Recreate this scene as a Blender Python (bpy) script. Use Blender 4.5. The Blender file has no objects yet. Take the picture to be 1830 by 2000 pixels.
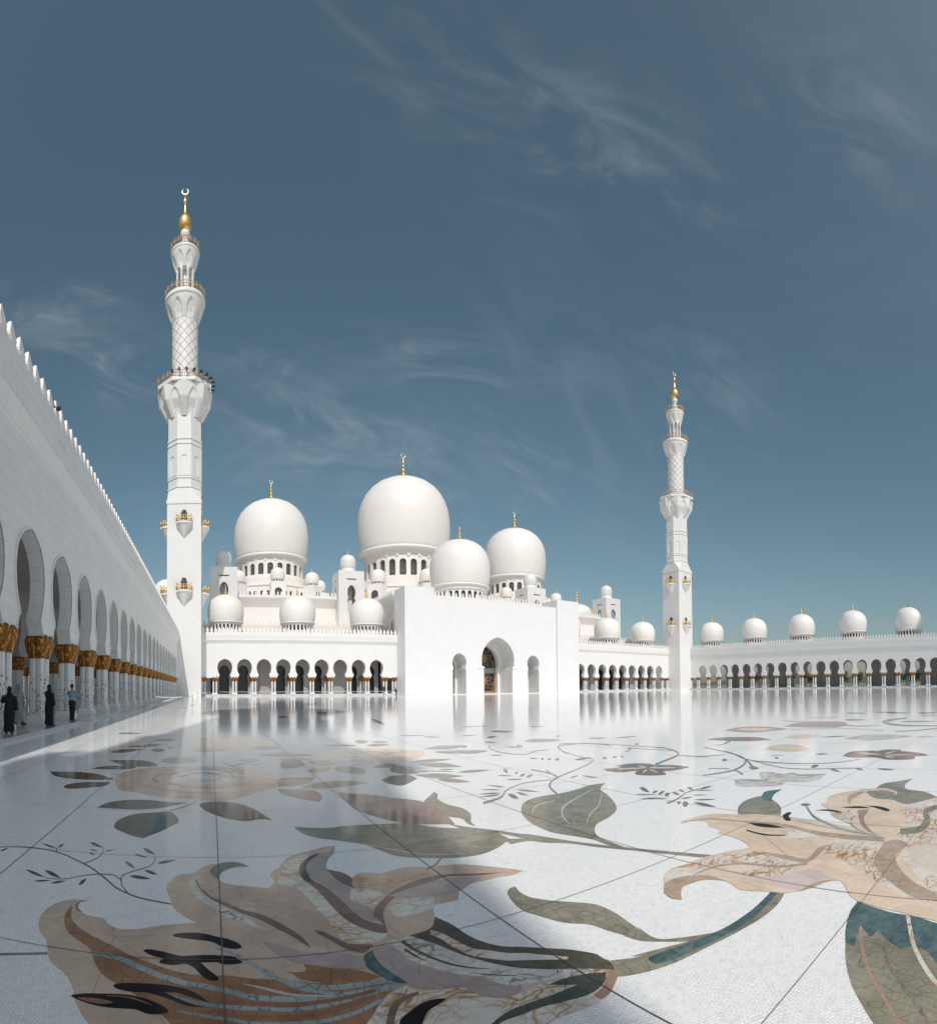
import bpy, bmesh, math, random
from mathutils import Vector, Matrix
from mathutils.geometry import tessellate_polygon
rnd = random.Random(7)
R = math.radians
PI = math.pi
sc = bpy.context.scene
col = sc.collection

# ------------------------------------------------------------------ camera
cd = bpy.data.cameras.new('camera'); cam = bpy.data.objects.new('camera', cd); col.objects.link(cam); sc.camera = cam
cd.type = 'PANO'
cd.panorama_type = 'CENTRAL_CYLINDRICAL'
FX, CX, CY = 1020.0, 411.5, 1326.0
cd.central_cylindrical_range_u_min = (0 - CX) / FX
cd.central_cylindrical_range_u_max = (1830 - CX) / FX
cd.central_cylindrical_range_v_min = -(2000 - CY) / FX
cd.central_cylindrical_range_v_max = CY / FX
cd.central_cylindrical_radius = 1.0
cd.clip_start = 0.05; cd.clip_end = 20000
cam.location = (0, 0, 1.6)
cam.rotation_euler = (R(91.07), 0, 0)

# ------------------------------------------------------------------ light
SUN = Vector((-0.155, -0.885, 1.0)).normalized()
EL = math.asin(SUN.z)
w = bpy.data.worlds.new('World'); sc.world = w; w.use_nodes = True
nt = w.node_tree; N = nt.nodes; LK = nt.links; N.clear()
def wn(t, **k):
    n = N.new(t)
    for a, v in k.items(): setattr(n, a, v)
    return n
out = wn('ShaderNodeOutputWorld'); bg = wn('ShaderNodeBackground')
sky = wn('ShaderNodeTexSky', sky_type='NISHITA', sun_disc=False)
sky.sun_elevation = EL; sky.sun_rotation = math.atan2(SUN.x, SUN.y)
sky.air_density = 1.0; sky.dust_density = 1.2; sky.ozone_density = 1.6
hs = wn('ShaderNodeHueSaturation'); hs.inputs['Hue'].default_value = 0.469; hs.inputs['Saturation'].default_value = 0.93; hs.inputs['Value'].default_value = 1.0
LK.new(sky.outputs[0], hs.inputs['Color'])
tc = wn('ShaderNodeTexCoord'); sp = wn('ShaderNodeSeparateXYZ'); LK.new(tc.outputs['Generated'], sp.inputs[0])
def wm(op, a, b=None, c=None):
    n = wn('ShaderNodeMath', operation=op)
    for i, x in enumerate((a, b, c)):
        if x is None: continue
        if isinstance(x, (int, float)): n.inputs[i].default_value = x
        else: LK.new(x, n.inputs[i])
    return n.outputs[0]
# thin cirrus: wisps in a few directions of the sky (azimuth from north, height as tan of elevation)
az = wm('ARCTAN2', sp.outputs['X'], sp.outputs['Y'])
te = wm('DIVIDE', sp.outputs['Z'], wm('MAXIMUM', wm('SQRT', wm('ADD', wm('MULTIPLY', sp.outputs['X'], sp.outputs['X']), wm('MULTIPLY', sp.outputs['Y'], sp.outputs['Y']))), 0.05))
te = wm('MINIMUM', wm('MAXIMUM', te, 0.0), 6.0)
def lobe(a0, t0, ang, la, lb, amp, sx, sy, seed, lo=0.40, hi=0.78):
    ca, sa = math.cos(R(ang)), math.sin(R(ang))
    da = wm('SUBTRACT', az, a0); dt_ = wm('SUBTRACT', te, t0)
    u = wm('ADD', wm('MULTIPLY', da, ca), wm('MULTIPLY', dt_, sa)); v = wm('SUBTRACT', wm('MULTIPLY', dt_, ca), wm('MULTIPLY', da, sa))
    g = wm('ADD', wm('POWER', wm('ABSOLUTE', wm('DIVIDE', u, la)), 2.0), wm('POWER', wm('ABSOLUTE', wm('DIVIDE', v, lb)), 2.0))
    g = wm('POWER', 2.718, wm('MULTIPLY', g, -1.0))
    cb = wn('ShaderNodeCombineXYZ'); LK.new(wm('MULTIPLY', u, sx), cb.inputs[0]); LK.new(wm('MULTIPLY', v, sy), cb.inputs[1]); cb.inputs[2].default_value = seed
    no = wn('ShaderNodeTexNoise'); no.inputs['Scale'].default_value = 1.0; no.inputs['Detail'].default_value = 6
    no.inputs['Roughness'].default_value = 0.6; no.inputs['Distortion'].default_value = 0.9
    LK.new(cb.outputs[0], no.inputs['Vector'])
    mr = wn('ShaderNodeMapRange', interpolation_type='SMOOTHSTEP'); LK.new(no.outputs['Fac'], mr.inputs['Value'])
    mr.inputs['From Min'].default_value = lo; mr.inputs['From Max'].default_value = hi
    return wm('MULTIPLY', wm('MULTIPLY', g, mr.outputs[0]), amp)
LOBES = [(-0.22, 0.63, -12, .15, .06, 1.5, 5, 11, 1.0), (-0.30, 0.73, 5, .12, .055, 1.3, 6, 11, 2.2), (0.26, 0.47, -18, .20, .09, 1.4, 5, 12, 3.1), (0.12, 0.62, -8, .12, .04, .6, 6, 18, 4.4),
         (0.44, 0.63, -6, .22, .045, .8, 5, 18, 5.5), (0.62, 0.42, -35, .16, .06, .8, 6, 18, 6.1), (0.50, 0.37, -14, .14, .03, .6, 6, 18, 7.3), (0.95, 0.58, -30, .14, .08, .55, 5, 14, 8.9),
         (0.72, 1.04, -24, .28, .13, .95, 3, 7, 9.7), (0.45, 1.24, -30, .30, .12, .45, 3, 8, 10.6), (1.25, 1.10, -30, .18, .12, .5, 4, 11, 11.2), (0.10, 0.42, 10, .25, .08, .4, 4, 14, 12.8),
         (0.75, 0.50, -60, .30, .10, .4, 3, 9, 13.3), (2.4, .7, 0, .9, .4, .5, 3, 8, 17.0)]
cl = None
for l_ in LOBES:
    o_ = lobe(*l_); cl = o_ if cl is None else wm('ADD', cl, o_)
cl = wm('MINIMUM', wm('MULTIPLY', cl, 0.42), 0.5)
mx = wn('ShaderNodeMix', data_type='RGBA'); LK.new(cl, mx.inputs['Factor']); LK.new(hs.outputs[0], mx.inputs['A'])
mx.inputs['B'].default_value = (5.2, 5.8, 6.5, 1)
# extra glow round the sun (behind the camera), added as fill for the shade
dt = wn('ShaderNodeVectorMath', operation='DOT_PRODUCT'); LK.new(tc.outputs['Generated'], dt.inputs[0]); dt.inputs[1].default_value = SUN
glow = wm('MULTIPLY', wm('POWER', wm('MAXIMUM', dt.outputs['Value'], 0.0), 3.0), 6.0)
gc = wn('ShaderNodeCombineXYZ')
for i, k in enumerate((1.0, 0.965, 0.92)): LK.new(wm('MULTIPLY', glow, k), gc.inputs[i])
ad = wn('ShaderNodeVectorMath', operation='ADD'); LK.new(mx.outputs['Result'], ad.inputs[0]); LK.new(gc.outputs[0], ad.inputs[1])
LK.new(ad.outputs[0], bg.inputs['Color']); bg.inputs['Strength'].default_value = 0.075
LK.new(bg.outputs[0], out.inputs[0])

sl = bpy.data.lights.new('sun', 'SUN'); so = bpy.data.objects.new('sun', sl); col.objects.link(so)
sl.energy = 2.75; sl.angle = R(0.53); sl.color = (1.0, 0.95, 0.89)
so.rotation_euler = SUN.to_track_quat('Z', 'Y').to_euler(); so.location = (-40, -60, 120)
sc.view_settings.view_transform = 'Standard'; sc.view_settings.look = 'None'; sc.view_settings.exposure = 0.0; sc.view_settings.gamma = 1.0
sc.cycles.max_bounces = 10; sc.cycles.diffuse_bounces = 6; sc.cycles.glossy_bounces = 4; sc.cycles.caustics_reflective = False
sc.cycles.sample_clamp_indirect = 4.0

# ------------------------------------------------------------------ helpers
class MB:
    def __init__(s): s.v = []; s.f = []; s.sm = []
    def face(s, pts, sm=False):
        b = len(s.v); s.v += [tuple(p) for p in pts]; s.f.append(tuple(range(b, b + len(pts)))); s.sm.append(sm)
    def add(s, vs, fs, sm=False):
        b = len(s.v); s.v += [tuple(p) for p in vs]
        for f in fs: s.f.append(tuple(b + i for i in f)); s.sm.append(sm)
    def box(s, x0, x1, y0, y1, z0, z1, tx=0, ty=0):
        v = [(x0, y0, z0), (x1, y0, z0), (x1, y1, z0), (x0, y1, z0), (x0 + tx, y0 + ty, z1), (x1 - tx, y0 + ty, z1), (x1 - tx, y1 - ty, z1), (x0 + tx, y1 - ty, z1)]
        s.add(v, [(3, 2, 1, 0), (4, 5, 6, 7), (0, 1, 5, 4), (1, 2, 6, 5), (2, 3, 7, 6), (3, 0, 4, 7)])
    def lathe(s, prof, seg=24, c=(0, 0, 0), sm=True, ph=0.0, cap=True, axis=None):
        vs = []; fs = []
        for r, z in prof:
            for i in range(seg):
                a = 2 * PI * i / seg + ph; vs.append((c[0] + r * math.cos(a), c[1] + r * math.sin(a), c[2] + z))
        n = len(prof)
        for j in range(n - 1):
            for i in range(seg):
                k = (i + 1) % seg; fs.append((j * seg + i, j * seg + k, (j + 1) * seg + k, (j + 1) * seg + i))
        b = len(s.v); s.v += vs
        for f in fs: s.f.append(tuple(b + i for i in f)); s.sm.append(sm)
        if cap:
            if prof[0][0] > 1e-3: s.f.append(tuple(b + i for i in range(seg - 1, -1, -1))); s.sm.append(False)
            if prof[-1][0] > 1e-3: s.f.append(tuple(b + (n - 1) * seg + i for i in range(seg))); s.sm.append(False)
    def surf(s, fn, nu, nv, sm=True, closed=True):
        b = len(s.v)
        for j in range(nv + 1):
            for i in range(nu if closed else nu + 1): s.v.append(tuple(fn(i / nu, j / nv)))
        W = nu if closed else nu + 1
        for j in range(nv):
            for i in range(nu):
                k = (i + 1) % W if closed else i + 1
                s.f.append((b + j * W + i, b + j * W + k, b + (j + 1) * W + k, b + (j + 1) * W + i)); s.sm.append(sm)
    def tube(s, a, b_, r, seg=8, r2=None, sm=True):
        a = Vector(a); b_ = Vector(b_); d = (b_ - a)
        if d.length < 1e-6: return
        q = d.to_track_quat('Z', 'Y'); r2 = r if r2 is None else r2
        vs = []
        for p, rr in ((a, r), (b_, r2)):
            for i in range(seg):
                t = 2 * PI * i / seg; vs.append(p + q @ Vector((rr * math.cos(t), rr * math.sin(t), 0)))
        b = len(s.v); s.v += [tuple(x) for x in vs]
        for i in range(seg):
            k = (i + 1) % seg; s.f.append((b + i, b + k, b + seg + k, b + seg + i)); s.sm.append(sm)
        s.f.append(tuple(b + i for i in range(seg - 1, -1, -1))); s.sm.append(False)
        s.f.append(tuple(b + seg + i for i in range(seg))); s.sm.append(False)
    def torus(s, c, Rr, r, ax='z', seg=28, ms=6, a0=0.0, a1=2 * PI, taper=False):
        def fn(u, v):
            a = a0 + (a1 - a0) * v; t = 2 * PI * u
            rr = r * (0.25 + 0.75 * math.sin(PI * v)) if taper else r
            x = (Rr + rr * math.cos(t)) * math.cos(a); y = (Rr + rr * math.cos(t)) * math.sin(a); z = rr * math.sin(t)
            if ax == 'z': p = (x, y, z)
            elif ax == 'y': p = (x, z, y)
            else: p = (z, x, y)
            return (c[0] + p[0], c[1] + p[1], c[2] + p[2])
        s.surf(fn, ms, seg)
    def prism(s, poly, y0, y1, holes=(), M=None, back=True, soffit=True):
        """poly/holes in (x,z); extruded from y0 to y1"""
        M = M or Matrix.Identity(4)
        loops = [list(poly)] + [list(h) for h in holes]
        tri = tessellate_polygon([[Vector((p[0], p[1], 0)) for p in l] for l in loops])
        fl = [p for l in loops for p in l]; n = len(fl)
        vs = [M @ Vector((p[0], y0, p[1])) for p in fl] + [M @ Vector((p[0], y1, p[1])) for p in fl]
        fs = []
        for t in tri:
            a, b2, c = t
            ar = (fl[b2][0] - fl[a][0]) * (fl[c][1] - fl[a][1]) - (fl[c][0] - fl[a][0]) * (fl[b2][1] - fl[a][1])
            if abs(ar) < 1e-9: continue
            if ar < 0: a, c = c, a
            fs.append((a, b2, c))
            if back: fs.append((n + c, n + b2, n + a))
        o = 0
        if soffit:
            for l in loops:
                m = len(l)
                for i in range(m):
                    k = (i + 1) % m; fs.append((o + i, n + o + i, n + o + k, o + k))
                o += m
        s.add(vs, fs)
    def merge(s, o, M):
        b = len(s.v); s.v += [tuple(M @ Vector(p)) for p in o.v]
        s.f += [tuple(b + i for i in f) for f in o.f]; s.sm += o.sm
    def mesh(s, name, mat):
        me = bpy.data.meshes.new(name); me.from_pydata(s.v, [], s.f); me.polygons.foreach_set('use_smooth', s.sm)
        if mat: me.materials.append(mat)
        bm = bmesh.new(); bm.from_mesh(me); bmesh.ops.remove_doubles(bm, verts=bm.verts, dist=0.0004)
        bmesh.ops.recalc_face_normals(bm, faces=bm.faces); bm.to_mesh(me); bm.free(); me.update()
        return me
    def build(s, name, mat, parent=None, loc=None, rz=0.0):
        o = bpy.data.objects.new(name, s.mesh(name, mat)); col.objects.link(o)
        if parent: o.parent = parent
        if loc: o.location = loc
        if rz: o.rotation_euler[2] = rz
        return o
def tag(o, label=None, cat=None, group=None, kind=None):
    if label: o['label'] = label
    if cat: o['category'] = cat
    if group: o['group'] = group
    if kind: o['kind'] = kind
    return o
def thing(name, label, cat, loc=(0, 0, 0), rz=0.0, group=None):
    o = bpy.data.objects.new(name, None); col.objects.link(o); o.empty_display_size = 0.3
    o.location = loc; o.rotation_euler = (0, 0, rz); tag(o, label, cat, group); return o
def inst(me, name, parent=None, loc=(0, 0, 0), rz=0.0, scale=None):
    o = bpy.data.objects.new(name, me); col.objects.link(o)
    if parent: o.parent = parent
    o.location = loc; o.rotation_euler = (0, 0, rz)
    if scale: o.scale = scale
    return o
def copy_tree(o, parent=None):
    c = o.copy(); col.objects.link(c)
    if parent is not None: c.parent = parent
    for ch in list(o.children): copy_tree(ch, c)
    return c

# ------------------------------------------------------------------ materials
class NM:
    def __init__(s, name):
        s.m = bpy.data.materials.new(name); s.m.use_nodes = True; s.t = s.m.node_tree; s.n = s.t.nodes; s.l = s.t.links
        s.b = s.n['Principled BSDF']; s.tc = s.n.new('ShaderNodeTexCoord'); s.co = s.tc.outputs['Object']
    def set(s, i, v): s.b.inputs[i].default_value = v; return s
    def math(s, op, a, b=None, c=None):
        n = s.n.new('ShaderNodeMath'); n.operation = op
        for i, x in enumerate((a, b, c)):
            if x is None: continue
            if isinstance(x, (int, float)): n.inputs[i].default_value = x
            else: s.l.new(x, n.inputs[i])
        return n.outputs[0]
    def map(s, scale=(1, 1, 1), co=None, rot=(0, 0, 0)):
        n = s.n.new('ShaderNodeMapping'); n.inputs['Scale'].default_value = scale; n.inputs['Rotation'].default_value = rot
        s.l.new(co or s.co, n.inputs[0]); return n.outputs[0]
    def noise(s, scale, detail=4, rough=0.55, co=None, dist=0.0):
        n = s.n.new('ShaderNodeTexNoise'); n.inputs['Scale'].default_value = scale; n.inputs['Detail'].default_value = detail
        n.inputs['Roughness'].default_value = rough; n.inputs['Distortion'].default_value = dist; s.l.new(co or s.co, n.inputs['Vector']); return n
    def vor(s, scale, feature='F1', co=None, rand=1.0):
        n = s.n.new('ShaderNodeTexVoronoi'); n.feature = feature; n.inputs['Scale'].default_value = scale; n.inputs['Randomness'].default_value = rand
        s.l.new(co or s.co, n.inputs['Vector']); return n
    def ramp(s, v, a, b, lo=0.0, hi=1.0):
        n = s.n.new('ShaderNodeMapRange'); n.interpolation_type = 'SMOOTHSTEP'; s.l.new(v, n.inputs['Value'])
        n.inputs['From Min'].default_value = a; n.inputs['From Max'].default_value = b; n.inputs['To Min'].default_value = lo; n.inputs['To Max'].default_value = hi
        return n.outputs[0]
    def mix(s, f, a, b, mode='MIX'):
        n = s.n.new('ShaderNodeMix'); n.data_type = 'RGBA'; n.blend_type = mode
        for k, x in (('Factor', f), ('A', a), ('B', b)):
            if isinstance(x, (int, float)): n.inputs[k].default_value = x
            elif isinstance(x, tuple): n.inputs[k].default_value = (x + (1,))[:4]
            else: s.l.new(x, n.inputs[k])
        return n.outputs['Result']
    def color(s, c): s.l.new(c, s.b.inputs['Base Color']); return s
    def bump(s, h, st=0.2, dist=0.02):
        n = s.n.new('ShaderNodeBump'); n.inputs['Strength'].default_value = st; n.inputs['Distance'].default_value = dist
        s.l.new(h, n.inputs['Height']); s.l.new(n.outputs[0], s.b.inputs['Normal']); return s

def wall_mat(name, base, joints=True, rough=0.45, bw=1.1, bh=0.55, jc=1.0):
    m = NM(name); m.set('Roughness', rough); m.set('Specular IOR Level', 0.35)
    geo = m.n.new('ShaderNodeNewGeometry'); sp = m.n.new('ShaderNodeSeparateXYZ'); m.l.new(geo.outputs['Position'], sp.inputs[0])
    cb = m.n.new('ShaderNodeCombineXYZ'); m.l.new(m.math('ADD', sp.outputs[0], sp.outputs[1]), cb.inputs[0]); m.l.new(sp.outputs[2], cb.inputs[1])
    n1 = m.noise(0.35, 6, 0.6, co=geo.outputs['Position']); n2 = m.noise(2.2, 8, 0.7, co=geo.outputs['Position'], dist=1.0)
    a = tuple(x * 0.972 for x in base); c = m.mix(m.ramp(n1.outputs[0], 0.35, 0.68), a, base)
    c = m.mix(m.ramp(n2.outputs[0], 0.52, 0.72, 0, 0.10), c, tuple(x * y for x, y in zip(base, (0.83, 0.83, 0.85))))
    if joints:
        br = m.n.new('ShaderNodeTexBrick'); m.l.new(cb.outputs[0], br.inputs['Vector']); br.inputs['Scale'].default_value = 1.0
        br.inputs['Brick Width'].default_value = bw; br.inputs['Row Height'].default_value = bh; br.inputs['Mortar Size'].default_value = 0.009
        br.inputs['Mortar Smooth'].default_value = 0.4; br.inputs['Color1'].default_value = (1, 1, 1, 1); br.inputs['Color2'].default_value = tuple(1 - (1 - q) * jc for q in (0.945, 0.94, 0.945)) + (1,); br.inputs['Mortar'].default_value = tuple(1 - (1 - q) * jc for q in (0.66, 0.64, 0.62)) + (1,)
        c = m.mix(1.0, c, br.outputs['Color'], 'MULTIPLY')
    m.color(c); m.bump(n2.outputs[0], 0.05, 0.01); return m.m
M = {}
M['marble'] = wall_mat('white_marble', (0.78, 0.77, 0.755))
M['marble_warm'] = wall_mat('cream_render', (0.82, 0.785, 0.75), bw=1.6, bh=0.8, jc=.4)
M['facade'] = wall_mat('facade_marble', (0.78, 0.77, 0.755), jc=.35)
M['dome'] = wall_mat('dome_render', (0.83, 0.80, 0.765), joints=True, rough=0.45, bw=1.5, bh=1.0, jc=.45)
M['portal'] = wall_mat('portal_marble', (0.775, 0.77, 0.765), bw=1.4, bh=0.7, jc=.35)
M['plain'] = wall_mat('plain_marble', (0.80, 0.79, 0.775), joints=False)
m = NM('polished_grey_marble'); m.set('Roughness', 0.08); m.set('IOR', 1.3); n = m.noise(.8, 6, .6); m.color(m.mix(m.ramp(n.outputs[0], .35, .7), (0.46, 0.47, 0.48), (0.58, 0.585, 0.59))); M['plinth'] = m.m
M['inside'] = wall_mat('shade_darkened_marble', (0.44, 0.415, 0.40), joints=True)  # white marble with gallery shade put into its base colour
def gold():
    m = NM('gold_leaf'); m.set('Metallic', 0.75); m.set('Roughness', 0.42)
    mp = m.map((1, 1, 0.45)); v = m.vor(9.0, 'F1', mp); n = m.noise(14, 4)
    m.color(m.mix(m.ramp(v.outputs['Distance'], 0.05, 0.6), (0.80, 0.42, 0.10), (0.28, 0.11, 0.025)))
    m.bump(v.outputs['Distance'], 1.0, 0.06); return m.m
M['gold_cap'] = gold()
m = NM('gilt'); m.set('Base Color', (0.86, 0.58, 0.22, 1)); m.set('Metallic', 0.85); m.set('Roughness', 0.32); M['gold'] = m.m
m = NM('gilt_rail'); m.set('Base Color', (0.58, 0.37, 0.19, 1)); m.set('Metallic', 0.5); m.set('Roughness', 0.45); M['rail'] = m.m
m = NM('pale_gilt'); m.set('Base Color', (0.9, 0.82, 0.62, 1)); m.set('Metallic', 0.6); m.set('Roughness', 0.3); M['crescent'] = m.m
def colmat():
    m = NM('inlaid_column_marble'); m.set('Roughness', 0.22)
    geo = m.n.new('ShaderNodeNewGeometry'); sp = m.n.new('ShaderNodeSeparateXYZ'); m.l.new(geo.outputs['Position'], sp.inputs[0])
    v = m.vor(10.5, 'F1', m.map((1, 1, 0.5), geo.outputs['Position']), 0.75)
    d = m.math('MULTIPLY', m.ramp(v.outputs['Distance'], 0.30, 0.22, 0, 1), m.ramp(sp.outputs[2], 2.35, 1.9, 0, 1))
    v2 = m.vor(19.0, 'F1', m.map((1, 1, 0.4), geo.outputs['Position']), 1.0)
    d2 = m.math('MULTIPLY', m.ramp(v2.outputs['Distance'], 0.2, 0.14, 0, 0.75), m.ramp(sp.outputs[2], 2.6, 1.6, 0, 1))
    n = m.noise(3, 5)
    c = m.mix(m.ramp(n.outputs[0], 0.4, 0.7), (0.76, 0.76, 0.75), (0.68, 0.68, 0.69))
    m.color(m.mix(m.math('MAXIMUM', d, d2), c, (0.05, 0.05, 0.06))); return m.m
M['column'] = colmat()
m = NM('dark_glass'); m.set('Base Color', (0.03, 0.03, 0.035, 1)); m.set('Roughness', 0.12)
v = m.vor(2.6, 'DISTANCE_TO_EDGE'); m.color(m.mix(m.ramp(v.outputs['Distance'], 0.03, 0.055), (0.30, 0.24, 0.17), (0.035, 0.035, 0.04))); M['window'] = m.m
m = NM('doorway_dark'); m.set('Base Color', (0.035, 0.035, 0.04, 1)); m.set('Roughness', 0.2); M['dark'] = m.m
m = NM('black_metal'); m.set('Base Color', (0.02, 0.02, 0.022, 1)); m.set('Roughness', 0.5); M['black'] = m.m
m = NM('steel'); m.set('Base Color', (0.45, 0.45, 0.46, 1)); m.set('Metallic', 0.9); m.set('Roughness', 0.3); M['steel'] = m.m
m = NM('belt_white'); m.set('Base Color', (0.75, 0.75, 0.73, 1)); m.set('Roughness', 0.7); M['belt'] = m.m
m = NM('lattice_stone'); m.set('Base Color', (0.42, 0.37, 0.33, 1)); m.set('Roughness', 0.6); M['rib'] = m.m
def cloth(name, c, rough=0.85):
    m = NM(name); n = m.noise(9, 4); m.color(m.mix(m.ramp(n.outputs[0], 0.35, 0.7), tuple(x * 0.7 for x in c), c)); m.set('Roughness', rough); m.bump(n.outputs[0], 0.3, 0.02); return m.m
M['skin'] = cloth('skin', (0.36, 0.21, 0.14), 0.55); M['hair'] = cloth('hair', (0.02, 0.016, 0.014), 0.5)
M['c_black'] = cloth('black_cloth', (0.012, 0.012, 0.013)); M['c_grey'] = cloth('grey_robe', (0.36, 0.40, 0.42)); M['c_blue'] = cloth('pale_blue_cotton', (0.30, 0.42, 0.56))
M['c_navy'] = cloth('dark_trousers', (0.02, 0.022, 0.03)); M['c_white'] = cloth('white_cotton', (0.7, 0.7, 0.68))
def floor_mat():
    m = NM('mosaic_floor'); m.set('Specular IOR Level', 0.5); m.set('IOR', 1.075)
    geo = m.n.new('ShaderNodeNewGeometry'); P = geo.outputs['Position']
    wv = m.noise(1.1, 3, 0.5, co=P); wp = m.n.new('ShaderNodeVectorMath'); wp.operation = 'MULTIPLY_ADD'
    m.l.new(wv.outputs['Color'], wp.inputs[0]); wp.inputs[1].default_value = (0.35, 0.35, 0); m.l.new(P, wp.inputs[2])
    br = m.n.new('ShaderNodeTexBrick'); m.l.new(m.map((1, 1, 1), wp.outputs[0], (0, 0, 0.5)), br.inputs['Vector']); br.inputs['Scale'].default_value = 1.0
    br.inputs['Brick Width'].default_value = 0.034; br.inputs['Row Height'].default_value = 0.017; br.inputs['Mortar Size'].default_value = 0.0013; br.inputs['Mortar Smooth'].default_value = 0.5
    br.inputs['Color1'].default_value = (1, 1, 1, 1); br.inputs['Color2'].default_value = (0.93, 0.935, 0.94, 1); br.inputs['Mortar'].default_value = (0.55, 0.55, 0.56, 1); br.inputs['Bias'].default_value = -0.2
    n1 = m.noise(0.6, 5, 0.6, co=P); n2 = m.noise(6, 6, 0.7, co=P)
    c = m.mix(m.ramp(n1.outputs[0], 0.3, 0.7), (0.89, 0.89, 0.885), (0.93, 0.925, 0.915))
    c = m.mix(m.ramp(n2.outputs[0], 0.55, 0.75, 0, 0.35), c, (0.66, 0.67, 0.70))
    c = m.mix(1.0, c, br.outputs['Color'], 'MULTIPLY')
    tv = m.vor(42, 'F1', co=P); ts = m.n.new('ShaderNodeSeparateColor'); m.l.new(tv.outputs['Color'], ts.inputs[0]); c = m.mix(m.ramp(ts.outputs[0], 0.55, 1.0, 0, 0.30), c, (0.55, 0.56, 0.58)); m.color(c)
    # tiles sit a hair out of level; long soft ripples as in polished stone
    rp = m.noise(1.3, 3, 0.5, co=P); r2 = m.noise(14, 3, 0.6, co=P)
    rr = m.ramp(m.noise(3.0, 5, 0.6, co=P).outputs[0], 0.3, 0.75, 0.02, 0.06); m.l.new(rr, m.b.inputs['Roughness'])
    h = m.math('ADD', m.math('MULTIPLY', rp.outputs[0], 1.0), m.math('MULTIPLY', r2.outputs[0], 1.0)); m.bump(h, 1.0, 0.0010); return m.m
M['floor'] = floor_mat()
def marble(name, a, b, crack=None, veins=None, sc_=1.0, tess=None, vd=0.03, tk=.55):
    m = NM(name); m.set('Roughness', 0.08); m.set('Specular IOR Level', 0.5); m.set('IOR', 1.16)
    geo = m.n.new('ShaderNodeNewGeometry'); P = geo.outputs['Position']
    n = m.noise(2.2 * sc_, 8, 0.65, co=P, dist=0.8); c = m.mix(m.ramp(n.outputs[0], 0.3, 0.7), a, b)
    cell = m.vor(3.0, 'F1', co=P); bw = m.n.new('ShaderNodeSeparateColor'); m.l.new(cell.outputs['Color'], bw.inputs[0])
    c = m.mix(0.22, c, m.mix(bw.outputs[0], tuple(x * 0.65 for x in a), tuple(min(x * 1.25, 0.9) for x in b)))
    n3 = m.noise(16 * sc_, 5, 0.7, co=P); c = m.mix(m.ramp(n3.outputs[0], 0.35, 0.8, 0, 0.30), c, tuple(x * 0.6 for x in a))
    if tess:
        v = m.vor(tess * 2.4, 'DISTANCE_TO_EDGE', co=m.map((1, 0.45, 1), P, (0, 0, 0.6))); c = m.mix(m.ramp(v.outputs['Distance'], 0.0, 0.05, tk, 1.0), tuple(x * 0.5 for x in a), c)
        st = m.noise(5.0, 5, 0.7, co=m.map((0.5, 4.5, 1), P, (0, 0, 0.25)), dist=0.6); c = m.mix(m.ramp(st.outputs[0], 0.5, 0.8, 0, 0.35), c, tuple(min(x * 1.7, .9) for x in b))
    if veins:
        n4 = m.noise(1.6, 4, 0.6, co=P); off = m.n.new('ShaderNodeVectorMath'); off.operation = 'MULTIPLY_ADD'; m.l.new(n4.outputs['Color'], off.inputs[0]); off.inputs[1].default_value = (0.5, 0.5, 0); m.l.new(P, off.inputs[2])
        v = m.vor(7.0 * sc_, 'DISTANCE_TO_EDGE', co=m.map((0.6, 1.5, 1), off.outputs[0])); v2 = m.vor(19 * sc_, 'DISTANCE_TO_EDGE', co=off.outputs[0])
        k = m.math('MAXIMUM', m.ramp(v.outputs['Distance'], vd * 3, 0.0), m.math('MULTIPLY', m.ramp(v2.outputs['Distance'], vd * 2.0, 0.0), 0.8))
        pz = m.noise(2.5, 3, co=P); k = m.math('MULTIPLY', k, m.ramp(pz.outputs[0], 0.35, 0.6, 0.05, 1.0))
        sm = m.noise(9.0 * sc_, 6, 0.75, co=m.map((0.7, 1.6, 1), off.outputs[0]), dist=1.5); k = m.math('MAXIMUM', k, m.math('MULTIPLY', m.ramp(sm.outputs[0], 0.50, 0.66), m.ramp(pz.outputs[0], 0.42, 0.6, 0.0, 0.75)))
        c = m.mix(k, c, m.mix(m.ramp(n3.outputs[0], 0.3, 0.7), veins, tuple(x * 0.5 for x in veins)))
    if crack:
        v = m.vor(1.7, 'DISTANCE_TO_EDGE', co=P); c = m.mix(m.ramp(v.outputs['Distance'], 0.006, 0.0, 0, 0.6), c, crack)
        v = m.vor(5.5, 'DISTANCE_TO_EDGE', co=m.map((1, 0.6, 1), P, (0, 0, 0.9))); c = m.mix(m.ramp(v.outputs['Distance'], 0.012, 0.0, 0, 0.30), c, crack)
    m.color(c); m.bump(n.outputs[0], 0.05, 0.01); return m.m
OR = (0.58, 0.27, 0.08)
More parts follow.
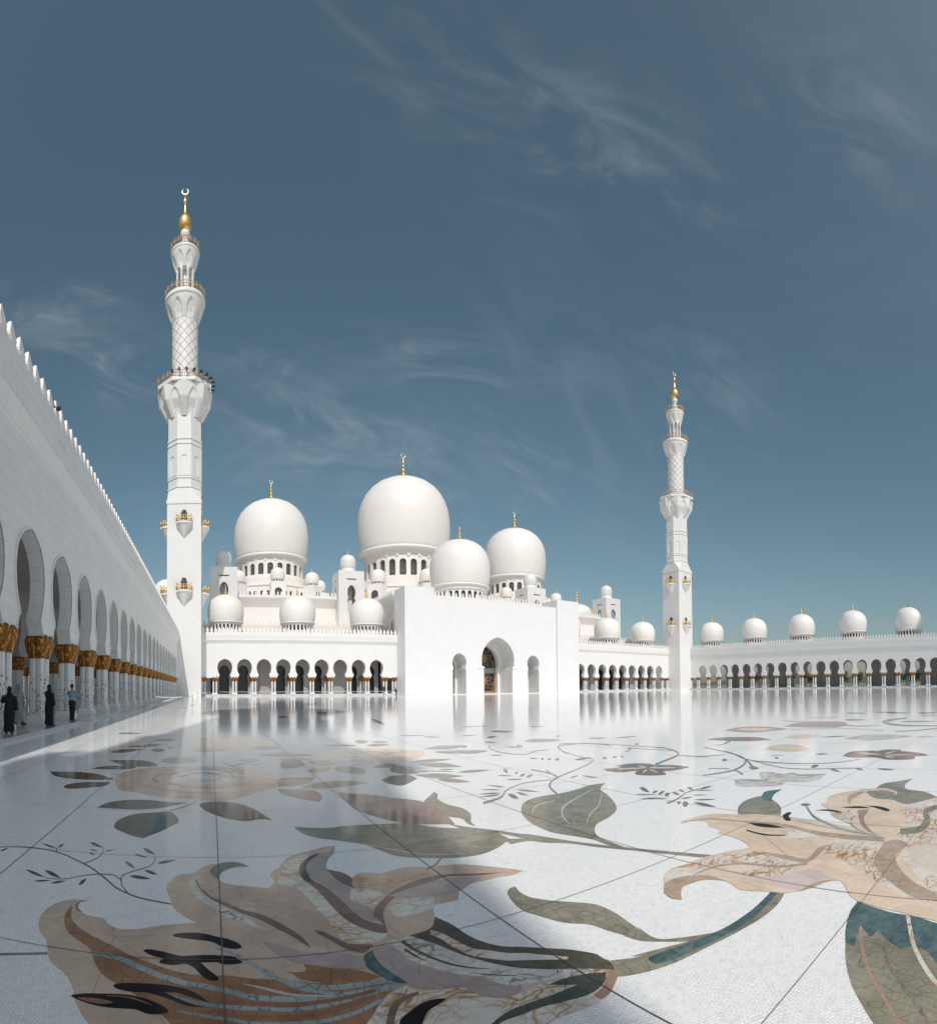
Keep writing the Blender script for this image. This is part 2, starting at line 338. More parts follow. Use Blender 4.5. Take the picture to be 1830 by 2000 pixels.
I = {
 'pink': marble('pink_marble', (0.54, 0.40, 0.31), (0.66, 0.51, 0.41), crack=(0.25, 0.17, 0.13)),
 'peach': marble('peach_marble', (0.72, 0.54, 0.40), (0.82, 0.66, 0.52), crack=(0.4, 0.28, 0.2)),
 'palepeach': marble('pale_peach_marble', (0.72, 0.62, 0.52), (0.78, 0.69, 0.60)),
 'mauve': marble('mauve_marble', (0.40, 0.325, 0.31), (0.49, 0.405, 0.385), crack=(0.22, 0.16, 0.16)),
 'mauvelight': marble('light_mauve_marble', (0.60, 0.49, 0.45), (0.68, 0.58, 0.54)),
 'brown': marble('brown_marble', (0.20, 0.13, 0.10), (0.29, 0.20, 0.165)),
 'terra': marble('terracotta_marble', (0.28, 0.14, 0.075), (0.40, 0.225, 0.13), tess=4),
 'terra2': marble('red_brown_marble', (0.22, 0.10, 0.06), (0.36, 0.19, 0.12)),
 'pinkbrown': marble('rose_brown_marble', (0.36, 0.22, 0.16), (0.46, 0.30, 0.23), tess=12),
 'taupe': marble('taupe_marble', (0.40, 0.29, 0.21), (0.52, 0.40, 0.31), tess=5),
 'vein': marble('orange_veined_marble', (0.70, 0.64, 0.57), (0.80, 0.76, 0.70), veins=OR, vd=0.035),
 'veinpale': marble('pale_veined_marble', (0.62, 0.59, 0.56), (0.74, 0.72, 0.69), veins=(0.30, 0.19, 0.13), vd=0.02),
 'veinpeach': marble('peach_veined_marble', (0.50, 0.36, 0.26), (0.62, 0.47, 0.36), veins=OR),
 'veingreen': marble('mottled_green_marble', (0.20, 0.18, 0.14), (0.36, 0.30, 0.24), veins=(0.10, 0.10, 0.07)),
 'bluegrey': marble('blue_grey_marble', (0.25, 0.29, 0.29), (0.44, 0.48, 0.48), tess=5, tk=.1),
 'pale': marble('pale_grey_marble', (0.50, 0.48, 0.42), (0.62, 0.59, 0.52), tess=9),
 'olive': marble('olive_marble', (0.215, 0.20, 0.15), (0.34, 0.315, 0.245), tess=6, sc_=1.5, tk=.4),
 'olivedark': marble('dark_olive_marble', (0.085, 0.08, 0.06), (0.16, 0.14, 0.11), tess=6),
 'brownleaf': marble('brown_leaf_marble', (0.25, 0.17, 0.14), (0.36, 0.26, 0.215), tess=5),
 'darkgreen': marble('dark_green_marble', (0.06, 0.075, 0.065), (0.13, 0.14, 0.12), tess=6),
 'darkleaf': marble('dark_leaf_marble', (0.075, 0.075, 0.062), (0.15, 0.15, 0.125), tess=7),
 'greenleaf': marble('grey_green_marble', (0.15, 0.16, 0.145), (0.24, 0.25, 0.225)),
 'teal': marble('teal_serpentine', (0.05, 0.095, 0.10), (0.15, 0.215, 0.215), sc_=5),
 'black': marble('black_marble', (0.012, 0.009, 0.01), (0.03, 0.024, 0.026)),
 'plum': marble('plum_marble', (0.17, 0.10, 0.10), (0.28, 0.185, 0.18)),
 'plumlight': marble('light_plum_marble', (0.34, 0.22, 0.20), (0.45, 0.31, 0.28)),
}

# ------------------------------------------------------------------ ground and floor
# inlaid motifs in metres on the floor: name|marble|layer|outline(s); * marks a sharp corner
INLAY = '''
flower|pink|1|-0.912,3.868* -0.966,3.805 -0.962,3.712 -0.904,3.637 -0.822,3.604 -0.745,3.59 -0.682,3.502 -0.612,3.457 -0.501,3.467 -0.336,3.544 -0.094,3.599* -0.178,3.686 -0.269,3.831 -0.312,4.016 -0.352,4.193 -0.339,4.362 -0.262,4.519 -0.175,4.539 -0.121,4.621 -0.043,4.756 0.062,4.808 0.159,4.859 0.276,4.817 0.351,4.708* 0.212,4.7 0.105,4.589 0.07,4.465 0.1,4.346 0.224,4.271 0.347,4.234 0.447,4.197 0.507,4.259 0.527,4.343 0.509,4.465 0.531,4.557 0.615,4.679 0.72,4.916 0.835,5.014 0.993,5.106 1.14,5.181 1.251,5.198* 1.176,4.94 1.093,4.804 1.029,4.601 1.02,4.535* 1.139,4.405 1.155,4.212* 1.208,4.32 1.304,4.372 1.457,4.304 1.595,4.355 1.725,4.374 1.865,4.293 1.829,4.292 1.954,4.288 2.182,4.227 2.357,4.065 2.475,3.929 2.565,3.788* 2.428,3.752 2.313,3.775 2.184,3.769 2.04,3.773 1.917,3.717 1.829,3.59 1.795,3.526* 1.689,3.528 1.606,3.531 1.552,3.446 1.52,3.344* 1.572,3.185 1.594,3.007 1.631,2.887 1.697,2.778 1.82,2.675 1.936,2.567 2.017,2.48 2.073,2.389 2.097,2.335 2.094,2.276 2.107,2.223 2.061,2.113* 2.011,2.072 1.949,2.029 1.861,1.986 1.774,1.98 1.661,1.997 1.554,2.016 1.494,2.007 1.372,1.922* -0.503,2.323* -0.576,2.453 -0.62,2.504 -0.692,2.627 -0.735,2.735 -0.81,2.845 -0.928,2.953 -0.979,3.063 -1.027,3.184 -1.105,3.287 -1.156,3.41 -1.174,3.577 -1.132,3.756 -1.037,3.847
petal|terra|2|-1.017,3.755* -1.019,3.605 -0.983,3.446 -0.922,3.327 -0.829,3.235 -0.733,3.15 -0.68,3.023 -0.617,2.909 -0.536,2.833 -0.433,2.765 -0.28,2.618 -0.188,2.515 -0.108,2.377* 0.535,2.316* 0.745,2.405 0.809,2.501 0.897,2.597 1.029,2.66* 0.922,2.734 0.714,2.772 0.578,2.805 0.459,2.854 0.342,2.884 0.237,2.901 0.096,2.942 -0.027,2.943 -0.135,2.96 -0.247,3 -0.366,3.065 -0.492,3.136 -0.63,3.239 -0.778,3.338 -0.889,3.433 -0.963,3.556 -0.992,3.68
petal|terra|3|0.415,2.946* 0.532,2.94 0.538,3.016* 0.682,2.942 0.819,2.884 0.934,2.77* 0.855,2.757 0.709,2.755 0.58,2.811 0.483,2.869 0.456,2.926
stamen|bluegrey|4|-0.702,3.078* -0.659,3.08 -0.601,3.074 -0.544,3.054 -0.479,3.021 -0.4,2.97 -0.318,2.918 -0.242,2.879 -0.168,2.848 -0.098,2.83 -0.028,2.812 0.053,2.783 0.126,2.751 0.169,2.726 0.219,2.704 0.31,2.682 0.414,2.662 0.513,2.648 0.613,2.639 0.718,2.642 0.823,2.646 0.936,2.642 1.023,2.637* 1.036,2.684* 0.948,2.69 0.833,2.694 0.726,2.69 0.621,2.688 0.521,2.697 0.422,2.711 0.317,2.73 0.226,2.751 0.179,2.772 0.135,2.797 0.059,2.829 -0.023,2.861 -0.095,2.88 -0.164,2.901 -0.237,2.933 -0.312,2.974 -0.394,3.026 -0.476,3.076 -0.544,3.108 -0.605,3.127 -0.666,3.129 -0.71,3.123*
stamen|bluegrey|5|-0.242,2.75* -0.189,2.724 -0.125,2.693 -0.077,2.675 -0.025,2.66 0.048,2.645 0.123,2.63 0.183,2.62 0.244,2.61 0.319,2.596 0.403,2.585 0.499,2.583 0.601,2.588 0.71,2.606 0.817,2.624 0.918,2.633 0.993,2.636* 1.001,2.671* 0.925,2.668 0.822,2.659 0.714,2.64 0.605,2.621 0.502,2.616 0.407,2.618 0.323,2.629 0.248,2.644 0.186,2.653 0.126,2.663 0.05,2.677 -0.023,2.692 -0.075,2.704 -0.122,2.719 -0.187,2.747 -0.24,2.77*
stamen|bluegrey|6|-0.171,2.608* -0.106,2.592 -0.024,2.571 0.051,2.551 0.117,2.532 0.157,2.514 0.203,2.5 0.288,2.488 0.386,2.478 0.48,2.47 0.573,2.469 0.664,2.484 0.747,2.505 0.818,2.533 0.867,2.557* 0.867,2.587* 0.818,2.563 0.748,2.536 0.666,2.514 0.577,2.5 0.484,2.5 0.39,2.508 0.292,2.517 0.207,2.529 0.162,2.542 0.122,2.559 0.054,2.576 -0.022,2.594 -0.105,2.613 -0.17,2.627*
stamen|bluegrey|6|0.411,2.837* 0.448,2.812 0.501,2.78 0.563,2.75 0.631,2.725 0.701,2.716 0.772,2.712 0.845,2.71 0.914,2.707 0.972,2.69 1.012,2.674* 1.026,2.709* 0.986,2.729 0.926,2.75 0.856,2.757 0.781,2.76 0.71,2.763 0.642,2.772 0.575,2.795 0.513,2.822 0.459,2.85 0.421,2.872*
stamen|bluegrey|7|0.025,3.242* 0.075,3.207 0.138,3.156 0.191,3.096 0.241,3.03 0.292,2.959 0.338,2.897 0.375,2.856 0.407,2.824 0.432,2.793 0.462,2.765 0.507,2.737 0.557,2.711 0.61,2.686 0.651,2.667* 0.661,2.699* 0.621,2.72 0.568,2.746 0.519,2.774 0.475,2.802 0.447,2.829 0.422,2.86 0.39,2.893 0.354,2.934 0.308,2.997 0.256,3.067 0.203,3.131 0.147,3.189 0.081,3.236 0.029,3.266*
stamen|pale|8|0.176,2.85* 0.228,2.823 0.294,2.786 0.353,2.748 0.422,2.715 0.528,2.689 0.618,2.669* 0.621,2.68* 0.532,2.705 0.427,2.735 0.359,2.772 0.299,2.806 0.231,2.837 0.178,2.86*
petal|terra2|9|0.12,2.684* 0.188,2.667 0.28,2.646 0.375,2.631 0.474,2.619 0.577,2.619 0.678,2.624 0.78,2.634 0.858,2.643* 0.863,2.675* 0.785,2.667 0.682,2.659 0.581,2.655 0.479,2.655 0.379,2.663 0.284,2.675 0.191,2.692 0.122,2.706*
petal|terra2|10|0.146,2.568* 0.227,2.553 0.332,2.535 0.426,2.527 0.523,2.527 0.631,2.543 0.73,2.562 0.798,2.575 0.84,2.586* 0.845,2.622* 0.802,2.613 0.734,2.601 0.634,2.583 0.526,2.567 0.43,2.562 0.335,2.565 0.23,2.578 0.148,2.588*
stamen|black|8|-0.247,3.404 -0.2,3.443 -0.073,3.449 0.069,3.387 0.11,3.368 0.18,3.298 0.19,3.249 0.145,3.235 0.075,3.261 0.011,3.328 -0.071,3.352 -0.179,3.374
stamen|black|8|-0.409,3.195 -0.384,3.214 -0.287,3.194 -0.183,3.155 -0.029,3.168 0.148,3.142 0.163,3.112 0.187,3.081 0.137,3.056 0.063,3.065 0.047,3.08 -0.058,3.08* -0.012,3.003 0.045,2.917 0.037,2.892 -0.012,2.898 -0.055,2.949 -0.101,3.029 -0.147,3.062 -0.221,3.043 -0.298,3.065 -0.293,3.095 -0.272,3.111* -0.352,3.14
stamen|black|6|-0.522,2.798 -0.498,2.821 -0.374,2.841 -0.234,2.838 -0.128,2.809 -0.058,2.753 -0.008,2.692* -0.091,2.73 -0.174,2.771 -0.242,2.772* -0.157,2.715 -0.089,2.675 -0.017,2.649* -0.121,2.663 -0.224,2.716 -0.329,2.757 -0.431,2.754 -0.503,2.771
stamen|black|7|-0.72,2.654 -0.66,2.688 -0.561,2.711 -0.427,2.725 -0.322,2.7 -0.231,2.644 -0.209,2.615 -0.226,2.591 -0.307,2.579 -0.375,2.606 -0.472,2.6 -0.571,2.601 -0.664,2.623
petal|terra2|8|-0.683,2.643 -0.618,2.66 -0.529,2.657 -0.494,2.645 -0.555,2.621 -0.645,2.628
petal|terra2|9|-0.537,2.695* -0.484,2.698 -0.423,2.696 -0.384,2.685 -0.353,2.674 -0.321,2.661 -0.297,2.652* -0.296,2.656* -0.32,2.669 -0.352,2.685 -0.384,2.7 -0.423,2.709 -0.485,2.707 -0.538,2.702*
petal|olive|3|-0.913,3.873* -0.966,3.805 -0.953,3.714 -0.896,3.639* -0.951,3.669 -0.987,3.752 -0.972,3.828
petal|brown|9|-0.132,4.396* -0.113,4.307 -0.084,4.197 -0.047,4.101 -0.001,4.014 0.056,3.936 0.113,3.868 0.163,3.809 0.211,3.753 0.263,3.704 0.312,3.658 0.351,3.615 0.388,3.567 0.428,3.503 0.467,3.442 0.501,3.394 0.53,3.348 0.557,3.295 0.581,3.249 0.598,3.215 0.609,3.194* 0.614,3.2* 0.61,3.232 0.601,3.279 0.584,3.341 0.558,3.407 0.53,3.461 0.498,3.517 0.459,3.583 0.415,3.647 0.374,3.695 0.33,3.736 0.276,3.771 0.222,3.805 0.171,3.847 0.12,3.9 0.062,3.968 0.007,4.043 -0.038,4.128 -0.074,4.219 -0.102,4.325 -0.121,4.412*
petal|olive|10|0.032,4.017* 0.093,3.942 0.171,3.849 0.255,3.76 0.319,3.693* 0.321,3.7* 0.258,3.774 0.176,3.87 0.097,3.96 0.035,4.03*
petal|veinpale|11|-0.177,4.357* -0.163,4.251 -0.137,4.119 -0.096,4.016 -0.05,3.929 -0.002,3.854 0.044,3.788 0.083,3.716 0.127,3.658 0.176,3.631 0.218,3.613 0.248,3.578 0.283,3.534 0.337,3.482 0.381,3.443* 0.388,3.466* 0.347,3.518 0.298,3.583 0.269,3.639 0.236,3.693 0.191,3.727 0.151,3.761 0.116,3.823 0.075,3.895 0.025,3.962 -0.022,4.031 -0.066,4.108 -0.101,4.189 -0.123,4.294 -0.137,4.39*
petal|olive|10|-0.008,4.622 0.027,4.722 0.098,4.807 0.229,4.838 0.276,4.817 0.351,4.708* 0.212,4.7 0.105,4.589 0.058,4.405* 0.047,4.45 0.003,4.527
petal|vein|10|0.541,4.283* 0.704,4.807 0.825,4.956 0.973,5.007 0.845,4.783 0.77,4.554 0.765,4.335 0.817,4.152 0.868,3.954 0.908,3.703 0.957,3.494 1.025,3.353 1.13,3.24* 1.07,3.169 0.942,3.168 0.853,3.177* 0.813,3.32 0.803,3.535 0.763,3.783 0.727,4.009 0.658,4.209
petal|mauve|11|1.246,5.177* 1.112,4.997 1.055,4.969 0.903,4.771 0.848,4.572 0.85,4.379 0.918,4.129 0.968,3.904 1.016,3.639 1.081,3.477 1.153,3.411* 1.153,3.496 1.167,3.626* 1.145,3.68 1.053,3.805 1.055,3.906 1.111,4.051* 1.072,4.147 1.038,4.367 1.029,4.601 1.093,4.804 1.191,4.977
petal|brown|12|1.059,4.988* 0.974,4.947 0.845,4.783 0.77,4.554 0.765,4.395 0.817,4.208 0.854,3.983 0.886,3.731 0.931,3.502 1.019,3.335 1.093,3.262 1.133,3.248* 1.15,3.35 1.059,3.463 1.013,3.629 0.968,3.904 0.918,4.129 0.834,4.351 0.842,4.573 0.903,4.771
petal|darkgreen|13|1.059,4.988* 0.974,4.947 0.85,4.745 0.786,4.518 0.781,4.302 0.822,4.235* 0.834,4.351 0.842,4.573 0.903,4.771
petal|brown|14|1.026,4.533* 1.139,4.405 1.177,4.251 1.14,4.157 1.14,4.042* 1.075,4.16 1.031,4.337
petal|vein|15|1.111,4.051* 1.185,4.085 1.312,3.876 1.314,3.822 1.204,3.708 1.163,3.627* 1.107,3.716 1.05,3.831 1.062,3.93
petal|veinpeach|16|1.21,4.288 1.418,4.188 1.653,4.194 1.807,4.16 1.46,3.989 1.339,3.893 1.24,3.983 1.153,4.124
petal|brown|17|2.411,3.849* 2.117,3.983 1.913,4.068 1.705,4.057 1.577,4.002 1.404,3.896 1.255,3.74 1.167,3.626 1.13,3.525 1.145,3.413 1.142,3.274* 1.169,3.405 1.215,3.563 1.302,3.698 1.424,3.806 1.594,3.905 1.762,3.951 1.945,4.007 2.143,3.915
petal|veinpale|18|1.346,3.681* 1.462,3.711 1.642,3.685 1.61,3.567 1.555,3.468 1.454,3.444 1.28,3.449 1.272,3.588
petal|mauve|19|1.325,3.818* 1.548,3.896 1.804,3.962 2.053,3.932 2.184,3.856 2.04,3.773 1.875,3.68 1.725,3.672 1.481,3.73
petal|veinpale|2|1.088,3.145* 1.191,3.142 1.251,3.154 1.36,2.995 1.445,2.81 1.535,2.657 1.63,2.529 1.738,2.427 1.965,2.245 2.009,2.184* 1.86,2.233 1.665,2.327 1.542,2.356 1.474,2.416 1.429,2.547 1.322,2.651 1.247,2.749 1.185,2.887 1.134,2.989
petal|olivedark|18|1.52,3.344* 1.572,3.185 1.594,3.007 1.631,2.887 1.697,2.778 1.82,2.675 1.936,2.567 2.017,2.48 2.073,2.389 2.097,2.335 2.094,2.276 2.097,2.213 2.06,2.133* 1.963,2.242 1.852,2.336 1.738,2.427 1.63,2.529 1.535,2.657 1.445,2.81 1.36,2.995 1.254,3.163* 1.416,3.199
petal|vein|19|1.379,3.124* 1.397,3.09 1.418,3.041 1.429,2.981 1.441,2.911 1.462,2.839 1.488,2.773 1.519,2.73 1.553,2.695 1.593,2.653 1.636,2.61 1.684,2.578 1.732,2.547 1.778,2.518 1.825,2.484 1.885,2.439 1.934,2.403* 1.953,2.425* 1.912,2.472 1.859,2.529 1.819,2.573 1.779,2.615 1.731,2.648 1.685,2.682 1.644,2.726 1.606,2.772 1.57,2.805 1.54,2.841 1.516,2.902 1.495,2.97 1.479,3.035 1.462,3.097 1.434,3.145 1.41,3.175*
petal|olivedark|20|1.169,3.095* 1.186,3.034 1.21,2.959 1.238,2.896 1.268,2.836 1.303,2.777 1.34,2.723 1.381,2.68 1.424,2.642 1.471,2.607 1.507,2.581* 1.51,2.586* 1.475,2.614 1.43,2.653 1.39,2.693 1.351,2.738 1.315,2.794 1.282,2.855 1.253,2.917 1.229,2.982 1.207,3.06 1.192,3.124*
petal|olivedark|21|1.152,3.003* 1.181,2.908 1.226,2.795 1.287,2.708 1.353,2.634 1.408,2.581 1.464,2.537 1.538,2.483 1.598,2.44* 1.601,2.444* 1.543,2.49 1.47,2.546 1.415,2.593 1.361,2.646 1.296,2.721 1.236,2.81 1.195,2.924 1.168,3.022*
petal|vein|22|1.123,2.91* 1.161,2.842 1.208,2.762 1.243,2.707 1.283,2.659 1.336,2.609 1.394,2.561 1.454,2.504 1.499,2.458* 1.507,2.468* 1.468,2.523 1.414,2.591 1.36,2.648 1.309,2.7 1.272,2.75 1.237,2.805 1.19,2.885 1.151,2.952*
petal|mauve|23|0.989,3.076* 1.041,3.109 1.113,3.048 1.133,2.861 1.236,2.724 1.316,2.639 1.336,2.57 1.32,2.494 1.254,2.516 1.157,2.551 1.068,2.605 1.031,2.666* 0.988,2.814 0.973,2.953
petal|mauve|24|1.342,2.566* 1.422,2.535 1.503,2.397 1.577,2.347 1.498,2.302 1.416,2.322 1.345,2.385 1.309,2.473
petal|teal|24|0.979,3.071* 0.965,3.003 0.971,2.878 1.008,2.764 1.044,2.661* 0.982,2.692 0.911,2.813 0.88,2.909 0.906,3.022 0.94,3.051
petal|brown|25|0.681,3.425* 0.74,3.374 0.801,3.269 0.863,3.183 0.96,3.145 0.999,3.132* 0.915,3.051 0.873,3.072 0.812,3.146 0.745,3.283 0.695,3.366
petal|mauve|26|0.328,3.319* 0.427,3.257 0.571,3.153 0.794,3.078 0.889,2.965 0.868,2.869* 0.684,2.949 0.544,3.008 0.45,3.082 0.38,3.199
petal|vein|25|1.025,2.649* 1.056,2.577 1.149,2.535 1.284,2.5 1.342,2.381 1.412,2.315 1.493,2.294 1.644,2.298 1.856,2.228 2.023,2.167 2.033,2.105 2.011,2.072 1.949,2.029 1.861,1.986 1.774,1.98 1.661,1.997 1.554,2.016 1.494,2.007 1.372,1.922* 0.654,2.284* 0.735,2.409 0.816,2.498 0.92,2.6
petal|darkgreen|26|1.688,2.264* 1.79,2.26 1.93,2.205 2.006,2.15* 1.949,2.099 1.879,2.065 1.784,2.06 1.659,2.096 1.525,2.134 1.414,2.14 1.304,2.142 1.181,2.051* 1.131,2.08* 1.273,2.161 1.383,2.197 1.492,2.198 1.602,2.184 1.763,2.171 1.804,2.167*
petal|pinkbrown|27|2.034,2.169* 2.061,2.113 2.013,2.07 1.949,2.029 1.861,1.986 1.81,1.99 1.808,2.037* 1.897,2.064 1.971,2.112
petal|black|27|1.174,2.447* 1.118,2.468 1.045,2.465 0.958,2.423 0.895,2.383 0.823,2.226* 0.898,2.196* 0.981,2.315 1.05,2.394 1.118,2.42
petal|brown|28|1.064,2.567* 1.021,2.565 0.968,2.555 0.926,2.535 0.887,2.5 0.852,2.444 0.822,2.383 0.792,2.311 0.771,2.256* 0.806,2.24* 0.827,2.294 0.856,2.363 0.882,2.417 0.909,2.461 0.934,2.491 0.966,2.514 1.016,2.533 1.06,2.545*
stem|olive|28|2.107,2.223* 2.195,2.162 2.287,2.114 2.226,2.163 2.426,2.087 2.615,2.001 2.846,1.93 3.131,1.912 3.392,1.931 3.537,1.951* 3.545,1.84* 3.356,1.794 3.135,1.787 2.853,1.825 2.549,1.885 2.319,1.93 2.129,2.002 2.025,2.064* 2.02,2.072* 2.065,2.128*
stem|teal|29|2.273,2.079 2.33,2.074 2.606,1.994 2.846,1.93 3.131,1.912 3.378,1.924 3.531,1.947* 3.54,1.891* 3.355,1.866 3.107,1.841 2.804,1.861 2.554,1.915 2.349,1.955 2.256,2.009
leaf|olive|30|2.304,3.524* 2.272,3.402 2.278,3.29 2.344,3.164 2.494,2.983 2.572,2.857 2.575,2.685 2.535,2.493 2.498,2.34 2.526,2.402 2.486,2.196 2.609,2.067 2.759,1.954* 2.593,2.012 2.498,2.12 2.401,2.254 2.376,2.385 2.392,2.354 2.355,2.494 2.326,2.651 2.215,2.788 2.143,2.986 2.103,3.12 2.129,3.294 2.189,3.46 2.248,3.514
leaf|olive|15|0.964,6.005* 1.114,5.928 1.3,5.874 1.606,5.9 1.936,5.859 2.253,5.769 2.49,5.491 2.746,5.288 2.974,5.05 2.991,4.84 2.982,4.657* 2.733,4.477 2.482,4.377 2.215,4.412 1.92,4.558 1.752,4.674 1.67,4.842 1.549,5.148 1.309,5.372 1.153,5.489 1.021,5.681 0.973,5.864
leaf|pale|16|1.546,5.142* 1.62,5.063 1.71,4.958 1.779,4.856 1.855,4.755 1.958,4.661 2.074,4.579 2.213,4.521 2.326,4.483* 2.334,4.498* 2.222,4.538 2.083,4.598 1.968,4.682 1.865,4.778 1.788,4.877 1.717,4.977 1.626,5.079 1.551,5.155*
stem|olive|31|2.686,5.564* 2.829,5.309 3.033,5.025 3.192,4.732 3.237,4.686 3.397,4.302 3.587,3.864 3.701,3.623 3.871,3.226 4.011,2.832 4.025,2.765* 3.953,2.792 3.806,3.172 3.645,3.568 3.49,3.883 3.378,4.141 3.199,4.33 3.096,4.484 2.891,4.489* 2.914,4.686* 3.119,4.579* 2.972,4.952 2.734,5.296*
stem|pinkbrown|17|2.098,4.491* 2.042,4.418 1.973,4.34 1.901,4.292 1.844,4.261* 1.834,4.223* 1.891,4.252 1.966,4.301 2.04,4.383 2.098,4.455*
leaf|brownleaf|32|1.949,7.85* 2.097,7.696 2.37,7.498 2.596,7.201 2.88,6.823 2.929,6.233 2.847,5.856 2.759,5.489* 2.467,5.638 2.253,5.769 2.145,5.953 2.019,6.22 1.907,6.652 1.902,7.286
leaf|olive|33|2.898,6.715 3.102,7.031 3.324,7.322* 3.306,7.154 3.151,6.845* 3.136,6.448 3.208,6.172 3.158,5.846 2.968,5.48 2.927,5.286* 2.902,5.445 2.951,5.681 2.847,5.856* 2.895,6.077 2.914,6.421
leaf|olive|32|5.901,6.297* 5.51,5.997 5.257,5.542 4.945,5.083 4.687,4.804 4.385,4.628 4.077,4.502 3.83,4.259 3.741,4.081 3.687,3.679* 3.622,3.828 3.642,4.051 3.595,4.264 3.49,4.568 3.509,4.909 3.62,5.31 3.833,5.699 4.094,6.001 4.415,6.168 4.878,6.165 5.27,6.238 5.564,6.334
leaf|pale|33|5.448,6.087* 5.134,5.929 4.782,5.743 4.54,5.608 4.328,5.453 4.125,5.222 3.974,5.006 3.887,4.829 3.842,4.71* 3.86,4.724* 3.911,4.847 4,5.017 4.139,5.21 4.31,5.4 4.505,5.547 4.747,5.69 5.105,5.887 5.427,6.058*
leaf|pale|34|5.353,5.795* 5.048,5.493 4.728,5.192 4.529,5.055 4.344,4.928 4.139,4.736 3.993,4.588* 3.994,4.58* 4.138,4.721 4.332,4.898 4.503,5.008 4.716,5.161 5.047,5.476 5.354,5.785*
leaf|pale|35|4.493,5.835* 4.328,5.825 4.119,5.766 3.922,5.565 3.79,5.396* 3.792,5.387* 3.918,5.54 4.087,5.705 4.297,5.779 4.475,5.809*
stem|olive|33|4.828,6.192* 4.896,6.348 4.992,6.549 5.079,6.704 5.185,6.844 5.38,7.027 5.66,7.236 6.067,7.466 6.523,7.708 6.941,7.953 7.305,8.191 7.558,8.429 7.708,8.61* 7.668,8.591* 7.568,8.467 7.368,8.279 7.011,8.046 6.591,7.8 6.135,7.562 5.723,7.333 5.431,7.118 5.205,6.906 5.037,6.687 4.926,6.493 4.826,6.284 4.758,6.126*
stem|olive|34|5.723,7.318* 5.779,7.478 5.857,7.686 5.947,7.894 6.024,8.061* 5.934,7.966* 5.865,7.807 5.78,7.604 5.71,7.403 5.66,7.251*
stem|olive|35|5.804,7.473* 5.841,7.671 5.876,7.925 5.874,8.163 5.864,8.347* 5.767,8.218* 5.788,8.051 5.8,7.83 5.775,7.593 5.749,7.409*
stem|olive|34|3.567,6.218* 3.75,6.297 3.98,6.423 4.145,6.614 4.311,6.81 4.586,7.013 4.898,7.171 5.205,7.184 5.437,7.145* 5.465,7.184* 5.239,7.233 4.933,7.228 4.621,7.078 4.344,6.884 4.167,6.683 4.028,6.524 3.808,6.413 3.629,6.345*
sprig|greenleaf|35|4.473,7.075* 4.455,7.191 4.417,7.278 4.358,7.352 4.304,7.398* 4.326,7.301 4.363,7.194 4.409,7.121/4.298,6.948* 4.249,7.023 4.183,7.074 4.098,7.111 4.025,7.129* 4.074,7.069 4.142,7.005 4.213,6.965/4.162,6.728* 4.105,6.793 4.028,6.826 3.929,6.838 3.844,6.834* 3.9,6.787 3.979,6.741 4.061,6.72/4.097,6.624* 4.025,6.668 3.935,6.682 3.822,6.673 3.728,6.654* 3.795,6.624 3.889,6.6 3.984,6.598/4.49,6.81* 4.516,6.686 4.561,6.593 4.627,6.512 4.687,6.46* 4.664,6.561 4.621,6.677 4.567,6.759/4.383,6.648* 4.356,6.527 4.354,6.441 4.372,6.372 4.395,6.332* 4.414,6.428 4.426,6.535 4.417,6.609/4.212,6.618* 4.137,6.443 4.114,6.338 4.129,6.274 4.161,6.249* 4.216,6.382 4.261,6.524 4.264,6.605
sprig|greenleaf|36|4.93,8.108* 4.957,8.014 5.006,7.957 5.079,7.923 5.146,7.91* 5.119,7.986 5.073,8.063 5.013,8.105/4.837,7.65* 4.873,7.571 4.933,7.53 5.019,7.515 5.098,7.517* 5.063,7.58 5.004,7.64 4.933,7.665/5.29,8.074* 5.295,8.037 5.329,8.053 5.393,8.114 5.457,8.185* 5.447,8.207 5.417,8.207 5.368,8.167/5.213,7.793* 5.223,7.748 5.272,7.771 5.361,7.855 5.45,7.952* 5.433,7.978 5.389,7.974 5.32,7.918/5.259,7.648* 5.269,7.6 5.321,7.62 5.413,7.698 5.505,7.79* 5.488,7.819 5.442,7.819 5.37,7.767/5.443,8.697* 5.31,8.483 5.247,8.352 5.229,8.265 5.241,8.227* 5.339,8.389 5.435,8.564 5.474,8.669/5.791,7.078* 5.825,7.057 5.886,7.073 5.978,7.12 6.063,7.173* 6.027,7.184 5.966,7.178 5.891,7.146/6.106,7.13* 6.087,6.996 6.092,6.889 6.116,6.792 6.144,6.726* 6.157,6.835 6.161,6.963 6.146,7.06
stem|greenleaf|34|5.396,4.538* 5.512,4.557 5.685,4.596 5.905,4.681 6.129,4.763 6.307,4.778 6.43,4.771* 6.469,4.803* 6.353,4.818 6.178,4.809 5.952,4.731 5.738,4.651 5.574,4.618 5.463,4.605*
